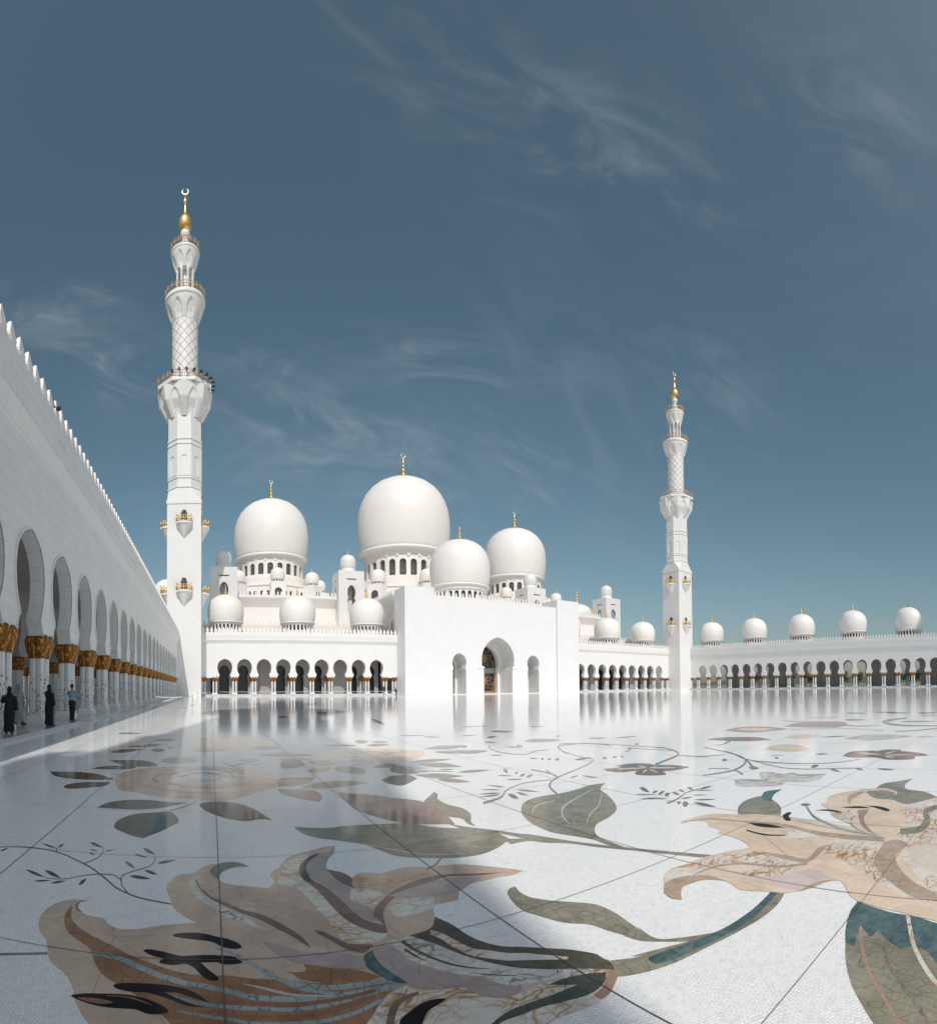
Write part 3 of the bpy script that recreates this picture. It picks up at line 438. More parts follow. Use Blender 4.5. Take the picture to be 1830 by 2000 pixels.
sprig|greenleaf|35|6.012,5.627* 5.884,5.468 5.825,5.364 5.81,5.286 5.823,5.245* 5.918,5.366 6.009,5.501 6.045,5.589/5.801,5.174* 5.809,5.146 5.849,5.151 5.922,5.185 5.994,5.226* 5.98,5.245 5.944,5.25 5.888,5.229/5.764,5.027* 5.794,5.011 5.858,5.031 5.959,5.085 6.054,5.144* 6.019,5.151 5.956,5.139 5.876,5.102/5.761,4.896* 5.745,4.844 5.781,4.848 5.866,4.899 5.957,4.964* 5.961,5 5.937,5.014 5.875,4.984/6.026,4.972* 5.952,4.882 5.924,4.825 5.929,4.786 5.951,4.768* 6.006,4.839 6.053,4.915 6.063,4.96/6.229,5.007* 6.164,4.932 6.133,4.88 6.125,4.84 6.133,4.817* 6.182,4.877 6.229,4.943 6.246,4.986/6.456,5.02* 6.378,4.937 6.343,4.883 6.337,4.845 6.35,4.825* 6.409,4.89 6.464,4.96 6.481,5.004/6.429,4.772* 6.459,4.726 6.529,4.713 6.643,4.724 6.753,4.747* 6.717,4.782 6.65,4.809 6.559,4.807/6.32,4.755* 6.344,4.685 6.385,4.629 6.444,4.575 6.497,4.538* 6.474,4.597 6.435,4.666 6.387,4.717/5.584,5.312* 5.606,5.223 5.646,5.152 5.704,5.084 5.757,5.037* 5.736,5.112 5.698,5.199 5.65,5.264/5.382,5.057* 5.433,4.958 5.503,4.879 5.6,4.805 5.685,4.754* 5.64,4.84 5.569,4.937 5.487,5.008/5.47,4.429* 5.469,4.402 5.498,4.408 5.555,4.444 5.615,4.486* 5.609,4.503 5.586,4.507 5.543,4.485/5.509,4.373* 5.41,4.27 5.403,4.238 5.467,4.259 5.556,4.304* 5.626,4.382 5.668,4.444 5.635,4.446/5.67,4.312* 5.604,4.17 5.582,4.062 5.593,3.966 5.618,3.901* 5.668,4.014 5.71,4.145 5.713,4.244/5.801,4.396* 5.818,4.314 5.857,4.249 5.92,4.19 5.978,4.15* 5.961,4.219 5.926,4.299 5.875,4.356/5.739,4.584* 5.753,4.541 5.795,4.522 5.867,4.519 5.935,4.527* 5.917,4.561 5.878,4.591 5.822,4.6/6.025,4.595* 6.043,4.539 6.075,4.496 6.125,4.456 6.17,4.43* 6.153,4.477 6.122,4.53 6.082,4.569
flower|plum|34|6.868,7.371* 7.257,7.304 7.335,7.478* 7.679,7.484 7.926,7.243 7.879,6.928* 8.092,6.623 8.084,6.361 8.063,6.2* 7.583,6.209 7.384,6.328* 7.142,6.043 6.917,6.204 6.833,6.453 7.013,6.664 7.191,6.745* 6.834,6.88 6.756,7.113
petal|peach|35|7.53,6.795* 7.452,6.967 7.323,7.093 7.139,7.194 6.976,7.251* 7.062,7.115 7.191,6.965 7.337,6.86/7.53,6.795* 7.565,6.642 7.647,6.531 7.776,6.438 7.897,6.381* 7.862,6.51 7.788,6.651 7.683,6.746/7.51,6.821* 7.591,6.957 7.629,7.059 7.636,7.144 7.623,7.195* 7.56,7.078 7.504,6.952 7.486,6.868/7.434,6.753* 7.347,6.719 7.231,6.647 7.081,6.539 6.955,6.442* 7.031,6.476 7.145,6.539 7.272,6.625/7.454,6.727* 7.342,6.568 7.272,6.444 7.227,6.332 7.207,6.258* 7.292,6.382 7.384,6.53 7.439,6.643/7.53,6.795* 7.58,6.771 7.661,6.777 7.778,6.808 7.886,6.844* 7.833,6.86 7.751,6.863 7.655,6.843
stem|greenleaf|36|7.842,6.885* 8.078,6.976 8.411,7.103 8.789,7.233 9.185,7.404 9.6,7.71 9.9,8.04 10.11,8.38 10.23,8.75 10.19,9.18 10.09,9.52* 10.01,9.44* 10.07,9.08 10.08,8.63 9.94,8.25 9.73,7.92 9.52,7.68 9.322,7.54 8.956,7.388 8.583,7.265 8.251,7.144 8.019,7.061*
stem|greenleaf|37|10.74,7.8* 10.47,7.25 10.12,6.63 9.798,6.178 9.467,5.83 9.151,5.619 8.799,5.46 8.443,5.351 8.093,5.308 7.734,5.379 7.461,5.46* 7.407,5.419* 7.652,5.319 7.981,5.229 8.305,5.25 8.675,5.36 9.121,5.566 9.608,5.891 9.966,6.272 10.28,6.73 10.61,7.34 10.86,7.87*
stem|greenleaf|38|9.241,7.413* 9.284,7.123 9.38,6.81 9.632,6.669 9.868,6.598* 9.938,6.646* 9.722,6.733 9.49,6.89 9.373,7.19 9.307,7.465*
stem|greenleaf|38|9.386,5.739* 8.958,5.403 8.569,5.098* 8.72,5.153* 9.095,5.455 9.507,5.787*
stem|greenleaf|38|8.144,5.265* 8.119,5.202 8.064,5.107 7.925,4.963 7.798,4.84* 7.898,4.885* 8.018,5.007 8.152,5.154 8.198,5.248 8.208,5.304*
stem|greenleaf|38|8.092,5.78* 8.17,5.592 8.243,5.403* 8.309,5.446* 8.227,5.631 8.14,5.815*
stem|greenleaf|37|10.09,9.52* 10.05,9.88 9.96,10.34 9.83,10.71 9.65,11.04 9.45,11.32 9.23,11.49 9.05,11.47 8.81,11.24 8.44,10.78 8.11,10.24 7.87,9.64 7.706,9.11 7.654,8.782 7.648,8.585* 7.702,8.643* 7.713,8.845 7.77,9.18 7.94,9.72 8.19,10.32 8.5,10.82 8.78,11.17 8.95,11.34 9.12,11.35 9.34,11.19 9.54,10.91 9.72,10.6 9.87,10.24 9.96,9.8 10.01,9.44*
stem|greenleaf|39|10.38,7.16* 10.32,6.93 10.16,6.61 9.801,6.209 9.463,5.819 9.327,5.521 9.281,5.217 9.28,4.825 9.342,4.434 9.49,4.092 9.698,3.806 10.002,3.613 10.273,3.494* 10.336,3.517* 10.067,3.637 9.763,3.833 9.557,4.121 9.412,4.466 9.361,4.866 9.374,5.268 9.434,5.58 9.583,5.885 9.918,6.273 10.28,6.68 10.44,7.01 10.49,7.23*
stem|greenleaf|40|9.382,5.621* 9.16,5.275 8.926,4.886 8.799,4.626 8.739,4.399 8.762,4.168 8.829,3.946 8.923,3.744 9.022,3.543 9.103,3.306 9.158,3.119* 9.209,3.136* 9.157,3.325 9.078,3.565 8.98,3.768 8.889,3.972 8.823,4.197 8.803,4.43 8.867,4.659 8.999,4.922 9.24,5.316 9.47,5.669*
sprig|greenleaf|41|9.034,4.087* 8.971,4.008 9.014,3.983 9.151,3.997 9.308,4.03* 9.344,4.09 9.331,4.137 9.237,4.139/9.033,3.716* 8.867,3.594 8.771,3.498 8.718,3.41 8.703,3.35* 8.829,3.446 8.96,3.561 9.03,3.65/9.133,3.228* 9.042,3.154 8.996,3.095 8.979,3.04 8.982,3.002* 9.052,3.062 9.119,3.133 9.148,3.187/9.178,2.822* 9.091,2.711 9.064,2.618 9.083,2.528 9.122,2.464* 9.188,2.556 9.24,2.667 9.241,2.753/9.937,5.345* 9.831,5.265 9.803,5.225 9.834,5.212 9.89,5.218* 9.968,5.279 10.026,5.338 10.021,5.362/10.145,5.577* 10.178,5.497 10.235,5.428 10.316,5.362 10.391,5.314* 10.358,5.383 10.303,5.465 10.236,5.528/8.595,5.19* 8.43,5.039 8.394,4.963 8.454,4.935 8.554,4.94* 8.675,5.057 8.763,5.17 8.745,5.218/9.156,6.194* 9.048,6.084 9.042,6.042 9.115,6.048 9.215,6.081* 9.29,6.164 9.333,6.236 9.296,6.25
flower|plum|42|10.636,4.045* 11.33,4.08 11.56,3.78 11.54,3.51* 11.81,3.42 11.81,3.07 11.613,2.986* 11.361,2.507 10.974,2.212* 10.81,2.466 10.474,2.415 10.339,2.586 10.315,2.987 10.461,3.134* 10.551,3.32 10.458,3.773
petal|peach|43|10.982,3.261* 11.121,3.454 11.182,3.629 11.185,3.806 11.152,3.935* 11.049,3.762 10.96,3.559 10.934,3.399/10.901,3.182* 10.872,3.005 10.903,2.845 10.985,2.678 11.073,2.552* 11.093,2.705 11.082,2.892 11.024,3.047/11.082,3.235* 11.117,3.166 11.228,3.12 11.417,3.086 11.6,3.07* 11.555,3.128 11.451,3.189 11.303,3.224/10.813,3.157* 10.676,3.059 10.6,2.979 10.563,2.902 10.557,2.847* 10.662,2.926 10.768,3.021 10.821,3.096
flower|veinpale|42|7.355,4.727* 7.498,4.567 7.602,4.347* 8.222,4.7 8.292,4.539 8.162,4.204 8.314,3.972 8.4,3.526* 7.951,3.447 7.67,3.559 7.552,3.87 7.281,3.796 7.028,4.129 6.951,4.391
petal|vein|43|7.603,4.21* 7.42,4.077 7.347,3.995 7.348,3.941 7.39,3.917* 7.526,4.02 7.649,4.13 7.681,4.195/8.013,4.557* 7.849,4.439 7.77,4.361 7.745,4.303 7.757,4.271* 7.879,4.362 7.999,4.463 8.047,4.528
petal|plum|44|7.438,4.649* 7.427,4.536 7.425,4.407 7.442,4.318 7.493,4.262 7.593,4.249 7.686,4.255* 7.713,4.272* 7.629,4.271 7.538,4.289 7.498,4.35 7.471,4.434 7.465,4.558 7.467,4.666*
petal|plum|43|8.146,4.195* 8.237,4.155 8.305,4.086 8.208,3.988 8.131,3.863 8.245,3.678 8.378,3.517* 8.422,3.535* 8.295,3.701 8.188,3.889 8.271,4.014 8.361,4.113 8.28,4.178 8.178,4.213*
flower|plumlight|1|15.11,10.08* 16.13,10.31 16.91,10.05 16.91,9.22 16.42,8.24* 15.67,8.32 14.83,8.77 14.79,9.45
petal|peach|2|15.59,9.91* 15.31,9.32 15.39,8.96 15.76,8.72 16.21,8.61* 16.42,9.08 16.48,9.59 16.23,9.88
flower|plumlight|1|17.28,8.89* 19.01,9.1 19.78,8.53 19.93,7.58 18.54,6.86* 17.34,6.78 17.07,8.08
stem|olive|2|18,6.81* 17.85,6.44 17.75,6.02 18.03,5.7 18.34,5.47* 18.49,5.52* 18.3,5.79 18.14,6.15 18.3,6.6 18.52,6.99*
stem|olive|2|19.59,10.05* 19.44,9.68 19.33,9.14 19.49,8.36 19.66,7.69* 19.9,7.78* 19.79,8.49 19.69,9.31 19.81,9.87 19.97,10.24*
stem|olive|3|22.46,5.47* 21.83,5.81 21.04,6.07 19.3,5.65 18.71,5.31 18.3,4.97 18.02,4.53 17.96,3.87 17.98,3.3* 18.36,3.37* 18.49,3.98 18.72,4.7 19.18,5.2 19.78,5.59 20.25,5.84 19.8,5.69 20.81,5.53 21.74,5.29*
leaf|olive|4|20.9,7.87* 20.42,7.45 20.36,7.2 20.62,7.03 20.99,6.95* 21.34,7.27 21.57,7.62 21.45,7.83/20.11,5.25* 19.8,4.78 19.76,4.39 19.95,4 20.21,3.71* 20.45,4.1 20.6,4.57 20.51,4.95
stem|olive|1|15.99,4.3* 16.09,4.03 16.29,3.7 16.71,3.39 17.1,3.14* 17.49,3.22* 17.07,3.46 16.62,3.78 16.41,4.11 16.3,4.38*
stem|olive|2|15.91,7.98* 16.47,7.44 16.93,6.62 16.68,5.59 16.31,4.79* 16.47,4.83* 16.85,5.65 17.11,6.69 16.64,7.52 16.08,8.07*
flower|peach|1|11.1,6.3* 11.98,6.44 12.26,6.02 11.5,5.16* 10.91,5.42
flower|palepeach|5|13.81,7.09* 13.53,6.63 13.6,6.36 13.98,6.19 14.44,6.12* 14.66,6.49 14.71,6.89 14.46,7.09/22.09,10.13* 21.71,9.55 21.69,9.14 21.95,8.81 22.31,8.6* 22.6,9.07 22.77,9.6 22.62,9.96
flower|veinpale|1|13.95,5.28* 13.57,4.61 13.68,4.14 14.19,3.71 14.83,3.41* 15.15,3.96 15.25,4.61 14.87,5.06
petal|peach|5|14.51,3.34* 14.43,3.15 14.45,2.99 14.56,2.83 14.69,2.71* 14.75,2.86 14.76,3.05 14.69,3.21/23.61,5.12* 22.96,4.79 22.87,4.58 23.21,4.43 23.72,4.35* 24.2,4.62 24.52,4.91 24.36,5.08
leaf|greenleaf|38|25.39,9.51* 25.08,9.09 25.04,8.76 25.2,8.48 25.45,8.29* 25.68,8.64 25.82,9.04 25.75,9.33/26.47,8.28* 25.69,7.52 25.35,6.92 25.29,6.35 25.4,5.94* 26,6.52 26.56,7.25 26.74,7.83/25.39,5.69* 25.09,5.36 25.11,5.11 25.4,4.88 25.77,4.72* 25.99,4.99 26.08,5.31 25.9,5.54/14.1,6.09* 14.12,5.86 14.23,5.67 14.42,5.47 14.61,5.33* 14.58,5.53 14.49,5.77 14.34,5.95/10.709,4.721* 10.672,4.624 10.697,4.554 10.776,4.498 10.863,4.464* 10.885,4.544 10.879,4.632 10.826,4.691
flower|plum|39|12.35,8.85* 12.9,8.89 13.25,8.56 13.53,7.88 13.1,7.14* 12.68,7.38 12.38,7.92
stem|greenleaf|40|12.37,8.08* 11.9,7.92 11.48,7.8 11.43,7.88 11.49,7.99* 11.42,7.95* 11.33,7.81 11.34,7.7 11.73,7.79 12.13,7.91*
flower|pink|1|-1.672,9.062* -1.718,9.749 -1.424,10.324 -1.037,10.656 -0.325,10.746 0.248,10.71 0.659,10.411 1.03,9.94 1.198,9.365 1.189,9.006 1.057,8.441* 0.754,8.129 0.489,7.73 0.173,7.457 0.072,7.367 -0.128,7.551 -0.435,7.635 -0.749,7.707 -1.099,7.975 -1.434,8.141 -1.53,8.485*
petal|veinpale|2|-0.725,9.57 -0.584,10.237 -0.178,10.524 0.374,10.248 0.564,9.738 0.456,9.149 0.086,8.825 -0.382,8.752 -0.658,8.998
petal|brown|3|-0.903,9.081* -0.964,9.136 -1.001,9.174 -0.986,9.329 -0.929,9.571 -0.808,9.747 -0.694,9.866* -0.699,9.914* -0.817,9.831 -0.945,9.684 -1.012,9.454 -1.03,9.166 -0.957,8.955 -0.891,8.871*
petal|brown|4|-0.666,9.156* -0.715,9.338 -0.743,9.543 -0.687,9.774 -0.569,10.008 -0.388,10.213 -0.174,10.334 0.044,10.309 0.233,10.159 0.357,9.856 0.418,9.558 0.399,9.404 0.358,9.272* 0.365,9.177* 0.411,9.333 0.436,9.623 0.37,9.963 0.24,10.278 0.045,10.434 -0.177,10.459 -0.395,10.335 -0.579,10.124 -0.699,9.868 -0.758,9.593 -0.722,9.299 -0.669,9.114*
petal|brown|5|-0.742,8.838* -0.581,8.653 -0.37,8.469 -0.149,8.398 0.083,8.418 0.331,8.566 0.557,8.778 0.7,9.03 0.786,9.248* 0.785,9.286* 0.7,9.078 0.558,8.835 0.331,8.63 0.083,8.489 -0.15,8.478 -0.372,8.541 -0.583,8.708 -0.743,8.876*
petal|brown|6|-0.535,9.412* -0.443,9.642 -0.298,9.874 -0.09,9.891 0.094,9.789 0.164,9.581 0.162,9.407 0.087,9.24 -0.033,9.126 -0.191,9.135 -0.326,9.176* -0.325,9.135* -0.19,9.081 -0.032,9.06 0.09,9.162 0.172,9.343 0.176,9.646 0.098,9.883 -0.09,9.985 -0.302,9.952 -0.449,9.7 -0.54,9.454*
petal|brown|6|-1.085,8.542* -0.913,8.393 -0.69,8.223 -0.468,8.104 -0.243,8.03 -0.002,8.025 0.186,8.039* 0.187,8.072* -0.002,8.064 -0.244,8.077 -0.47,8.159 -0.692,8.272 -0.916,8.435 -1.089,8.578*
leaf|darkleaf|2|-3.037,9.591* -2.555,9.713 -2.113,9.579 -1.672,9.062* -1.974,8.951 -2.484,8.956 -2.798,9.133
leaf|darkleaf|2|-2.346,8.124* -2.354,8.404 -2.155,8.665 -1.697,8.804* -1.721,8.444 -1.969,8.197 -2.234,8.06
leaf|darkleaf|2|-2.239,11.446* -1.915,11.582 -1.467,11.542 -1.135,11.043 -1.104,10.745* -1.411,10.646 -1.776,10.743
leaf|darkleaf|3|-2.371,10.163* -2.183,10.557 -1.769,10.704 -1.519,10.591 -1.589,10.297 -1.961,10.169
leaf|darkleaf|1|-2.54,12.9* -2.3,12.81 -2.09,12.96 -1.9,13.32 -1.75,13.72* -1.96,13.76 -2.22,13.67 -2.41,13.4/-2.35,14.23* -2.1,14.14 -1.86,14.19 -1.61,14.36 -1.42,14.55* -1.64,14.61 -1.92,14.61 -2.15,14.49/-1.54,13.53* -1.41,13.21 -1.32,13.16 -1.23,13.33 -1.18,13.57* -1.28,13.81 -1.4,13.96 -1.48,13.89/-1.87,16.08* -1.62,15.94 -1.38,15.99 -1.13,16.18 -0.94,16.4* -1.16,16.5 -1.43,16.52 -1.66,16.39/-1.91,14.85* -1.75,14.69 -1.62,14.65 -1.47,14.71 -1.36,14.81* -1.49,14.93 -1.66,15.02 -1.79,15
leaf|olive|1|-1.061,11.37* -1.087,11.821 -0.83,12.21 -0.44,12.31 -0.262,11.758* -0.493,11.306 -0.785,11.14
leaf|olive|3|0.643,11.627* 0.743,11.368 0.854,11.325 0.993,11.446 1.112,11.633* 1.025,11.826 0.901,11.958 0.777,11.906/-0.56,13.62* -0.31,13.24 -0.08,13.18 0.18,13.36 0.39,13.62* 0.18,13.91 -0.09,14.11 -0.33,14.03/-1.19,14.22* -1.11,13.99 -1.04,13.92 -0.97,13.97 -0.92,14.08* -0.99,14.25 -1.07,14.39 -1.14,14.39/-3.34,18.37* -3.06,18.14 -2.83,18.13 -2.59,18.31 -2.41,18.55* -2.65,18.73 -2.93,18.82 -3.16,18.72
stem|darkleaf|4|0.258,11.343* 0.362,11.02 0.478,10.746 0.534,10.874 0.611,11.053 0.822,11.009 1.014,10.924* 1.02,10.984* 0.828,11.076 0.615,11.128 0.533,10.949 0.484,10.849 0.373,11.147 0.271,11.503*
leaf|darkleaf|2|-1.517,6.886* -1.429,7.215 -1.225,7.424 -0.93,7.489 -0.619,7.385 -0.32,7.342* -0.504,7.172 -0.679,6.988 -0.947,6.873 -1.209,6.869
leaf|darkleaf|2|-0.16,7.19* -0.105,7.367 0.171,7.411 0.364,7.313 0.54,7.043 0.683,6.599 0.742,6.344* 0.593,6.396 0.451,6.327 0.284,6.384 0.117,6.564 -0.061,6.864
leaf|darkleaf|1|-1.123,6.051 -1.112,6.32 -0.95,6.638 -0.658,6.768 -0.533,6.803 -0.425,6.55 -0.383,6.279 -0.46,6.082 -0.541,5.894 -0.721,5.568* -0.836,5.631 -0.984,5.774 -1.087,5.902
leaf|darkgreen|2|-0.721,5.568* -0.791,5.983 -0.748,6.448 -0.656,6.752* -0.532,6.787 -0.425,6.55 -0.384,6.278 -0.46,6.082 -0.541,5.894
stem|darkleaf|3|-0.19,7.523* -0.239,7.386 -0.316,7.208 -0.438,7.017 -0.54,6.867* -0.532,6.815* -0.431,6.966 -0.31,7.16 -0.233,7.341 -0.184,7.482*
leaf|olive|2|1.088,8.498* 1.23,9.213 1.498,9.317 1.868,9.242* 1.642,8.721 1.314,8.462
leaf|olive|3|1.438,8.378* 1.887,8.734 2.267,8.773 2.675,8.46* 2.263,8.301 1.812,8.176
leaf|olive|4|1.058,8.262* 1.321,8.221 1.593,8.109 1.632,7.556 1.532,7.238* 1.304,7.477 1.093,7.868
leaf|brownleaf|5|1.346,8.101* 1.589,8.086 1.618,7.559 1.532,7.285* 1.3,7.576
leaf|olive|1|1.415,10.704* 1.541,11.307 1.865,11.592 2.021,11.221 1.811,10.539 1.495,10.349
leaf|olive|1|2.101,11.316* 2.463,11.393 2.67,10.803* 2.342,10.559 2.156,10.807
leaf|olive|2|1.836,9.894* 2.099,10.381 2.45,10.391* 2.203,9.81 1.967,9.73
leaf|olive|3|2.442,10.296* 2.722,10.414 2.998,9.936 2.839,9.366* 2.599,9.528 2.425,9.928
leaf|olive|2|1.431,11.662* 1.628,11.485 1.842,11.446 2.1,11.511 2.318,11.617* 2.145,11.758 1.91,11.86 1.677,11.835/1.35,12.68* 1.6,12.39 1.86,12.27 2.17,12.28 2.43,12.35* 2.23,12.59 1.94,12.8 1.65,12.84/3.12,14.42* 3.32,14.19 3.54,14.08 3.81,14.05 4.04,14.07* 3.87,14.25 3.63,14.43 3.39,14.49
flower|peach|3|2.38,12.64* 3.29,13.16 3.87,13.48 4.69,12.99 5.28,12.21* 4.82,11.23 4.207,10.743 3.674,10.617 3.022,11.075 2.656,11.534 2.47,12.21
petal|vein|4|3.05,12.2 3.57,13.08 4.32,13.04 4.6,12.21 3.893,11.249 3.063,11.225
leaf|olive|5|4.25,15.09* 4.23,14.63 4.31,14.52 4.48,14.67 4.66,14.94* 4.67,15.28 4.61,15.54 4.48,15.5/4.7,14.92* 4.75,14.62 4.86,14.5 5.03,14.51 5.19,14.6* 5.14,14.83 5.04,15.04 4.9,15.08/4.28,13.98* 4.37,13.69 4.52,13.63 4.75,13.75 4.97,13.94* 4.89,14.16 4.74,14.32 4.55,14.27/5.35,11.85* 5.54,11.46 5.83,11.28 6.23,11.23 6.59,11.26* 6.42,11.58 6.14,11.88 5.79,11.98/4.139,10.489* 4.328,10.312 4.576,10.279 4.91,10.357 5.211,10.481* 5.035,10.626 4.768,10.722 4.481,10.684/4.305,9.276* 4.352,9.182 4.424,9.143 4.525,9.143 4.616,9.164* 4.571,9.237 4.499,9.301 4.415,9.317
leaf|olive|6|5.46,12.63* 6.18,13.11 6.78,12.75* 5.94,12.19
leaf|olive|6|4.213,10.271* 4.76,10.11 4.901,9.352* 4.359,9.591
leaf|olive|1|3.184,10.064* 3.626,10.48 3.968,10.338* 3.526,9.934
leaf|darkleaf|2|3.465,9.763* 3.735,10.093 3.958,9.953 3.847,9.312* 3.508,9.107 3.399,9.417
leaf|darkleaf|1|2.928,8.654* 3.237,8.969 3.546,8.92 3.544,8.516* 3.04,8.021 2.91,8.345
leaf|olive|1|3.639,8.877* 4.059,8.934 4.419,8.381* 3.919,8.33
leaf|brownleaf|37|4.509,8.835* 4.61,8.698 4.756,8.649 4.96,8.664 5.144,8.712* 5.049,8.823 4.898,8.913 4.726,8.922/3.824,8.3* 3.862,8.046 3.951,7.905 4.092,7.83 4.225,7.812* 4.19,8.012 4.112,8.216 3.997,8.316
stem|olive|38|3.433,8.905* 3.616,9.033 3.842,9.156 3.993,9.153 4.135,9.1 4.316,9.002 4.459,8.912* 4.481,8.956* 4.347,9.067 4.174,9.186 4.039,9.261 3.886,9.269 3.657,9.146 3.471,9.018*
flower|pink|4|-0.72,16.33* -0.04,17.19 0.97,17.46 1.9,16.22 1.92,14.74* 1.08,13.81 0.19,13.86 -0.45,14.45
leaf|olive|38|1.2,14.19* 1.34,13.84 1.5,13.76 1.7,13.89 1.88,14.11* 1.76,14.37 1.59,14.57 1.4,14.53/1.16,12.73* 1.45,12.39 1.75,12.26 2.12,12.27 2.42,12.36* 2.18,12.65 1.84,12.89 1.51,12.93/-0.598,11.866* -0.502,11.466 -0.421,11.375 -0.337,11.509 -0.271,11.74* -0.35,12.04 -0.45,12.27 -0.53,12.23/3.13,14.41* 3.33,14.17 3.55,14.07 3.83,14.07 4.06,14.13* 3.89,14.32 3.66,14.49 3.41,14.52/8.21,26* 7.74,23.96 7.53,22.76 7.47,21.96 7.5,21.57* 7.82,22.9 8.15,24.49 8.3,25.58/6.19,16.44* 6.36,16.24 6.57,16.16 6.84,16.16 7.08,16.21* 6.93,16.37 6.71,16.51 6.47,16.54/6.78,15.81* 6.81,15.5 6.9,15.33 7.05,15.26 7.19,15.26* 7.16,15.51 7.09,15.75 6.97,15.86
petal|brown|1|6.77,33.39* 6.87,32.29 7.16,32.11 7.65,32.64 8.14,33.45* 8.03,34.3 7.77,34.87 7.37,34.63/3.79,29.87* 3.84,28.67 3.97,28.1 4.18,27.93 4.38,28.01* 4.33,28.9 4.22,29.78 4.05,30.14
leaf|greenleaf|40|9.81,18.92* 9.96,18.65 10.21,18.54 10.56,18.56 10.88,18.64* 10.72,18.85 10.48,19.03 10.19,19.06/9.72,16.4* 9.65,15.89 9.74,15.65 9.96,15.58 10.2,15.62* 10.24,16.01 10.2,16.38 10.04,16.53/8.41,14.42* 8.37,14.19 8.45,14.16 8.63,14.29 8.83,14.48* 8.84,14.65 8.8,14.75 8.66,14.69/7.95,15.34* 8.06,15.24 8.22,15.23 8.44,15.3 8.64,15.39* 8.53,15.47 8.37,15.51 8.18,15.48/12.07,17.31* 12.1,17.07 12.2,16.93 12.37,16.87 12.54,16.86* 12.51,17.05 12.42,17.25 12.29,17.34/6.5,12.56* 6.46,12.37 6.49,12.33 6.58,12.41 6.69,12.53* 6.72,12.66 6.71,12.76 6.65,12.74/5.92,11.44* 5.97,11.17 6.12,11.11 6.39,11.21 6.66,11.38* 6.6,11.59 6.46,11.73 6.25,11.7/7.54,11.93* 7.54,11.7 7.58,11.56 7.67,11.46 7.76,11.41* 7.76,11.59 7.73,11.78 7.66,11.89/7.92,11.99* 7.84,11.79 7.84,11.7 7.89,11.67 7.95,11.69* 8,11.84 8.04,11.98 8.01,12.04/7.63,13.25* 7.62,13.02 7.67,12.9 7.78,12.86 7.89,12.86* 7.89,13.04 7.86,13.21 7.78,13.29/6.27,10.62* 6.29,10.5 6.34,10.43 6.41,10.39 6.48,10.37* 6.46,10.47 6.42,10.57 6.36,10.62/6.749,9.691* 6.715,9.56 6.721,9.484 6.758,9.441 6.803,9.429* 6.825,9.531 6.833,9.636 6.811,9.691/6.852,9.387* 6.784,9.264 6.783,9.233 6.836,9.272 6.906,9.34* 6.953,9.43 6.977,9.497 6.949,9.489/6.934,9.254* 6.868,9.13 6.87,9.097 6.926,9.132 6.998,9.196* 7.044,9.286 7.065,9.356 7.034,9.351/7.039,9.128* 6.955,8.974 6.95,8.92 7.007,8.938 7.084,8.993* 7.143,9.108 7.177,9.205 7.149,9.217/7.892,8.494* 7.823,8.383 7.831,8.356 7.901,8.392 7.989,8.455* 8.035,8.536 8.053,8.596 8.011,8.588/8.129,8.437* 8.077,8.34 8.094,8.315 8.168,8.345 8.255,8.398* 8.287,8.469 8.292,8.523 8.245,8.516/8.335,8.376* 8.259,8.278 8.253,8.251 8.305,8.278 8.375,8.328* 8.429,8.401 8.459,8.456 8.434,8.453/11.2,11.49* 11.32,11.35 11.52,11.29 11.82,11.31 12.1,11.35* 11.98,11.46 11.78,11.56 11.53,11.57/10.56,12.04* 10.58,11.85 10.68,11.74 10.86,11.7 11.03,11.7* 11,11.86 10.92,12.01 10.78,12.07/7.28,8.742* 7.33,8.649 7.447,8.639 7.638,8.697 7.823,8.779* 7.765,8.847 7.652,8.887 7.499,8.857/10.31,9.81* 10.22,9.68 10.23,9.66 10.33,9.71 10.45,9.79* 10.51,9.89 10.53,9.95 10.47,9.93/10.31,13.32* 10.32,13.24 10.38,13.22 10.49,13.25 10.6,13.31* 10.59,13.37 10.53,13.41 10.45,13.4
leaf|olive|41|8.72,12.82* 8.74,12.36 8.94,12.17 9.33,12.18 9.73,12.29* 9.7,12.66 9.54,12.99 9.23,13.06
stem|greenleaf|41|7.35,12.5* 7.1,12.07 6.86,11.55 6.75,11.11 6.74,10.72 6.81,10.38 6.97,10.19 7.28,10.36 7.6,10.59 7.79,10.58 7.91,10.52* 7.96,10.59* 7.85,10.66 7.65,10.67 7.33,10.44 7.03,10.28 6.87,10.47 6.8,10.81 6.82,11.2 6.92,11.64 7.15,12.11 7.37,12.51*
stem|greenleaf|42|7.71,9.47* 7.96,9.94 8.28,10.51 8.48,10.81 8.72,11.01 9.18,11.1 9.59,11 9.71,10.66 9.68,10.27 9.57,9.99 9.45,9.81* 9.51,9.86* 9.64,10.06 9.77,10.36 9.81,10.77 9.7,11.13 9.3,11.24 8.84,11.16 8.51,10.88 8.21,10.43 7.9,9.87 7.67,9.42*
stem|greenleaf|43|8.94,8.82* 9.16,8.93 9.46,9.12 9.6,9.37 9.57,9.37 9.64,9.1 9.7,8.71 9.78,8.3 9.85,7.99* 9.91,8.04* 9.85,8.36 9.78,8.77 9.72,9.18 9.66,9.45 9.51,9.28 9.44,9.13 9.26,9.03 9.05,8.93*
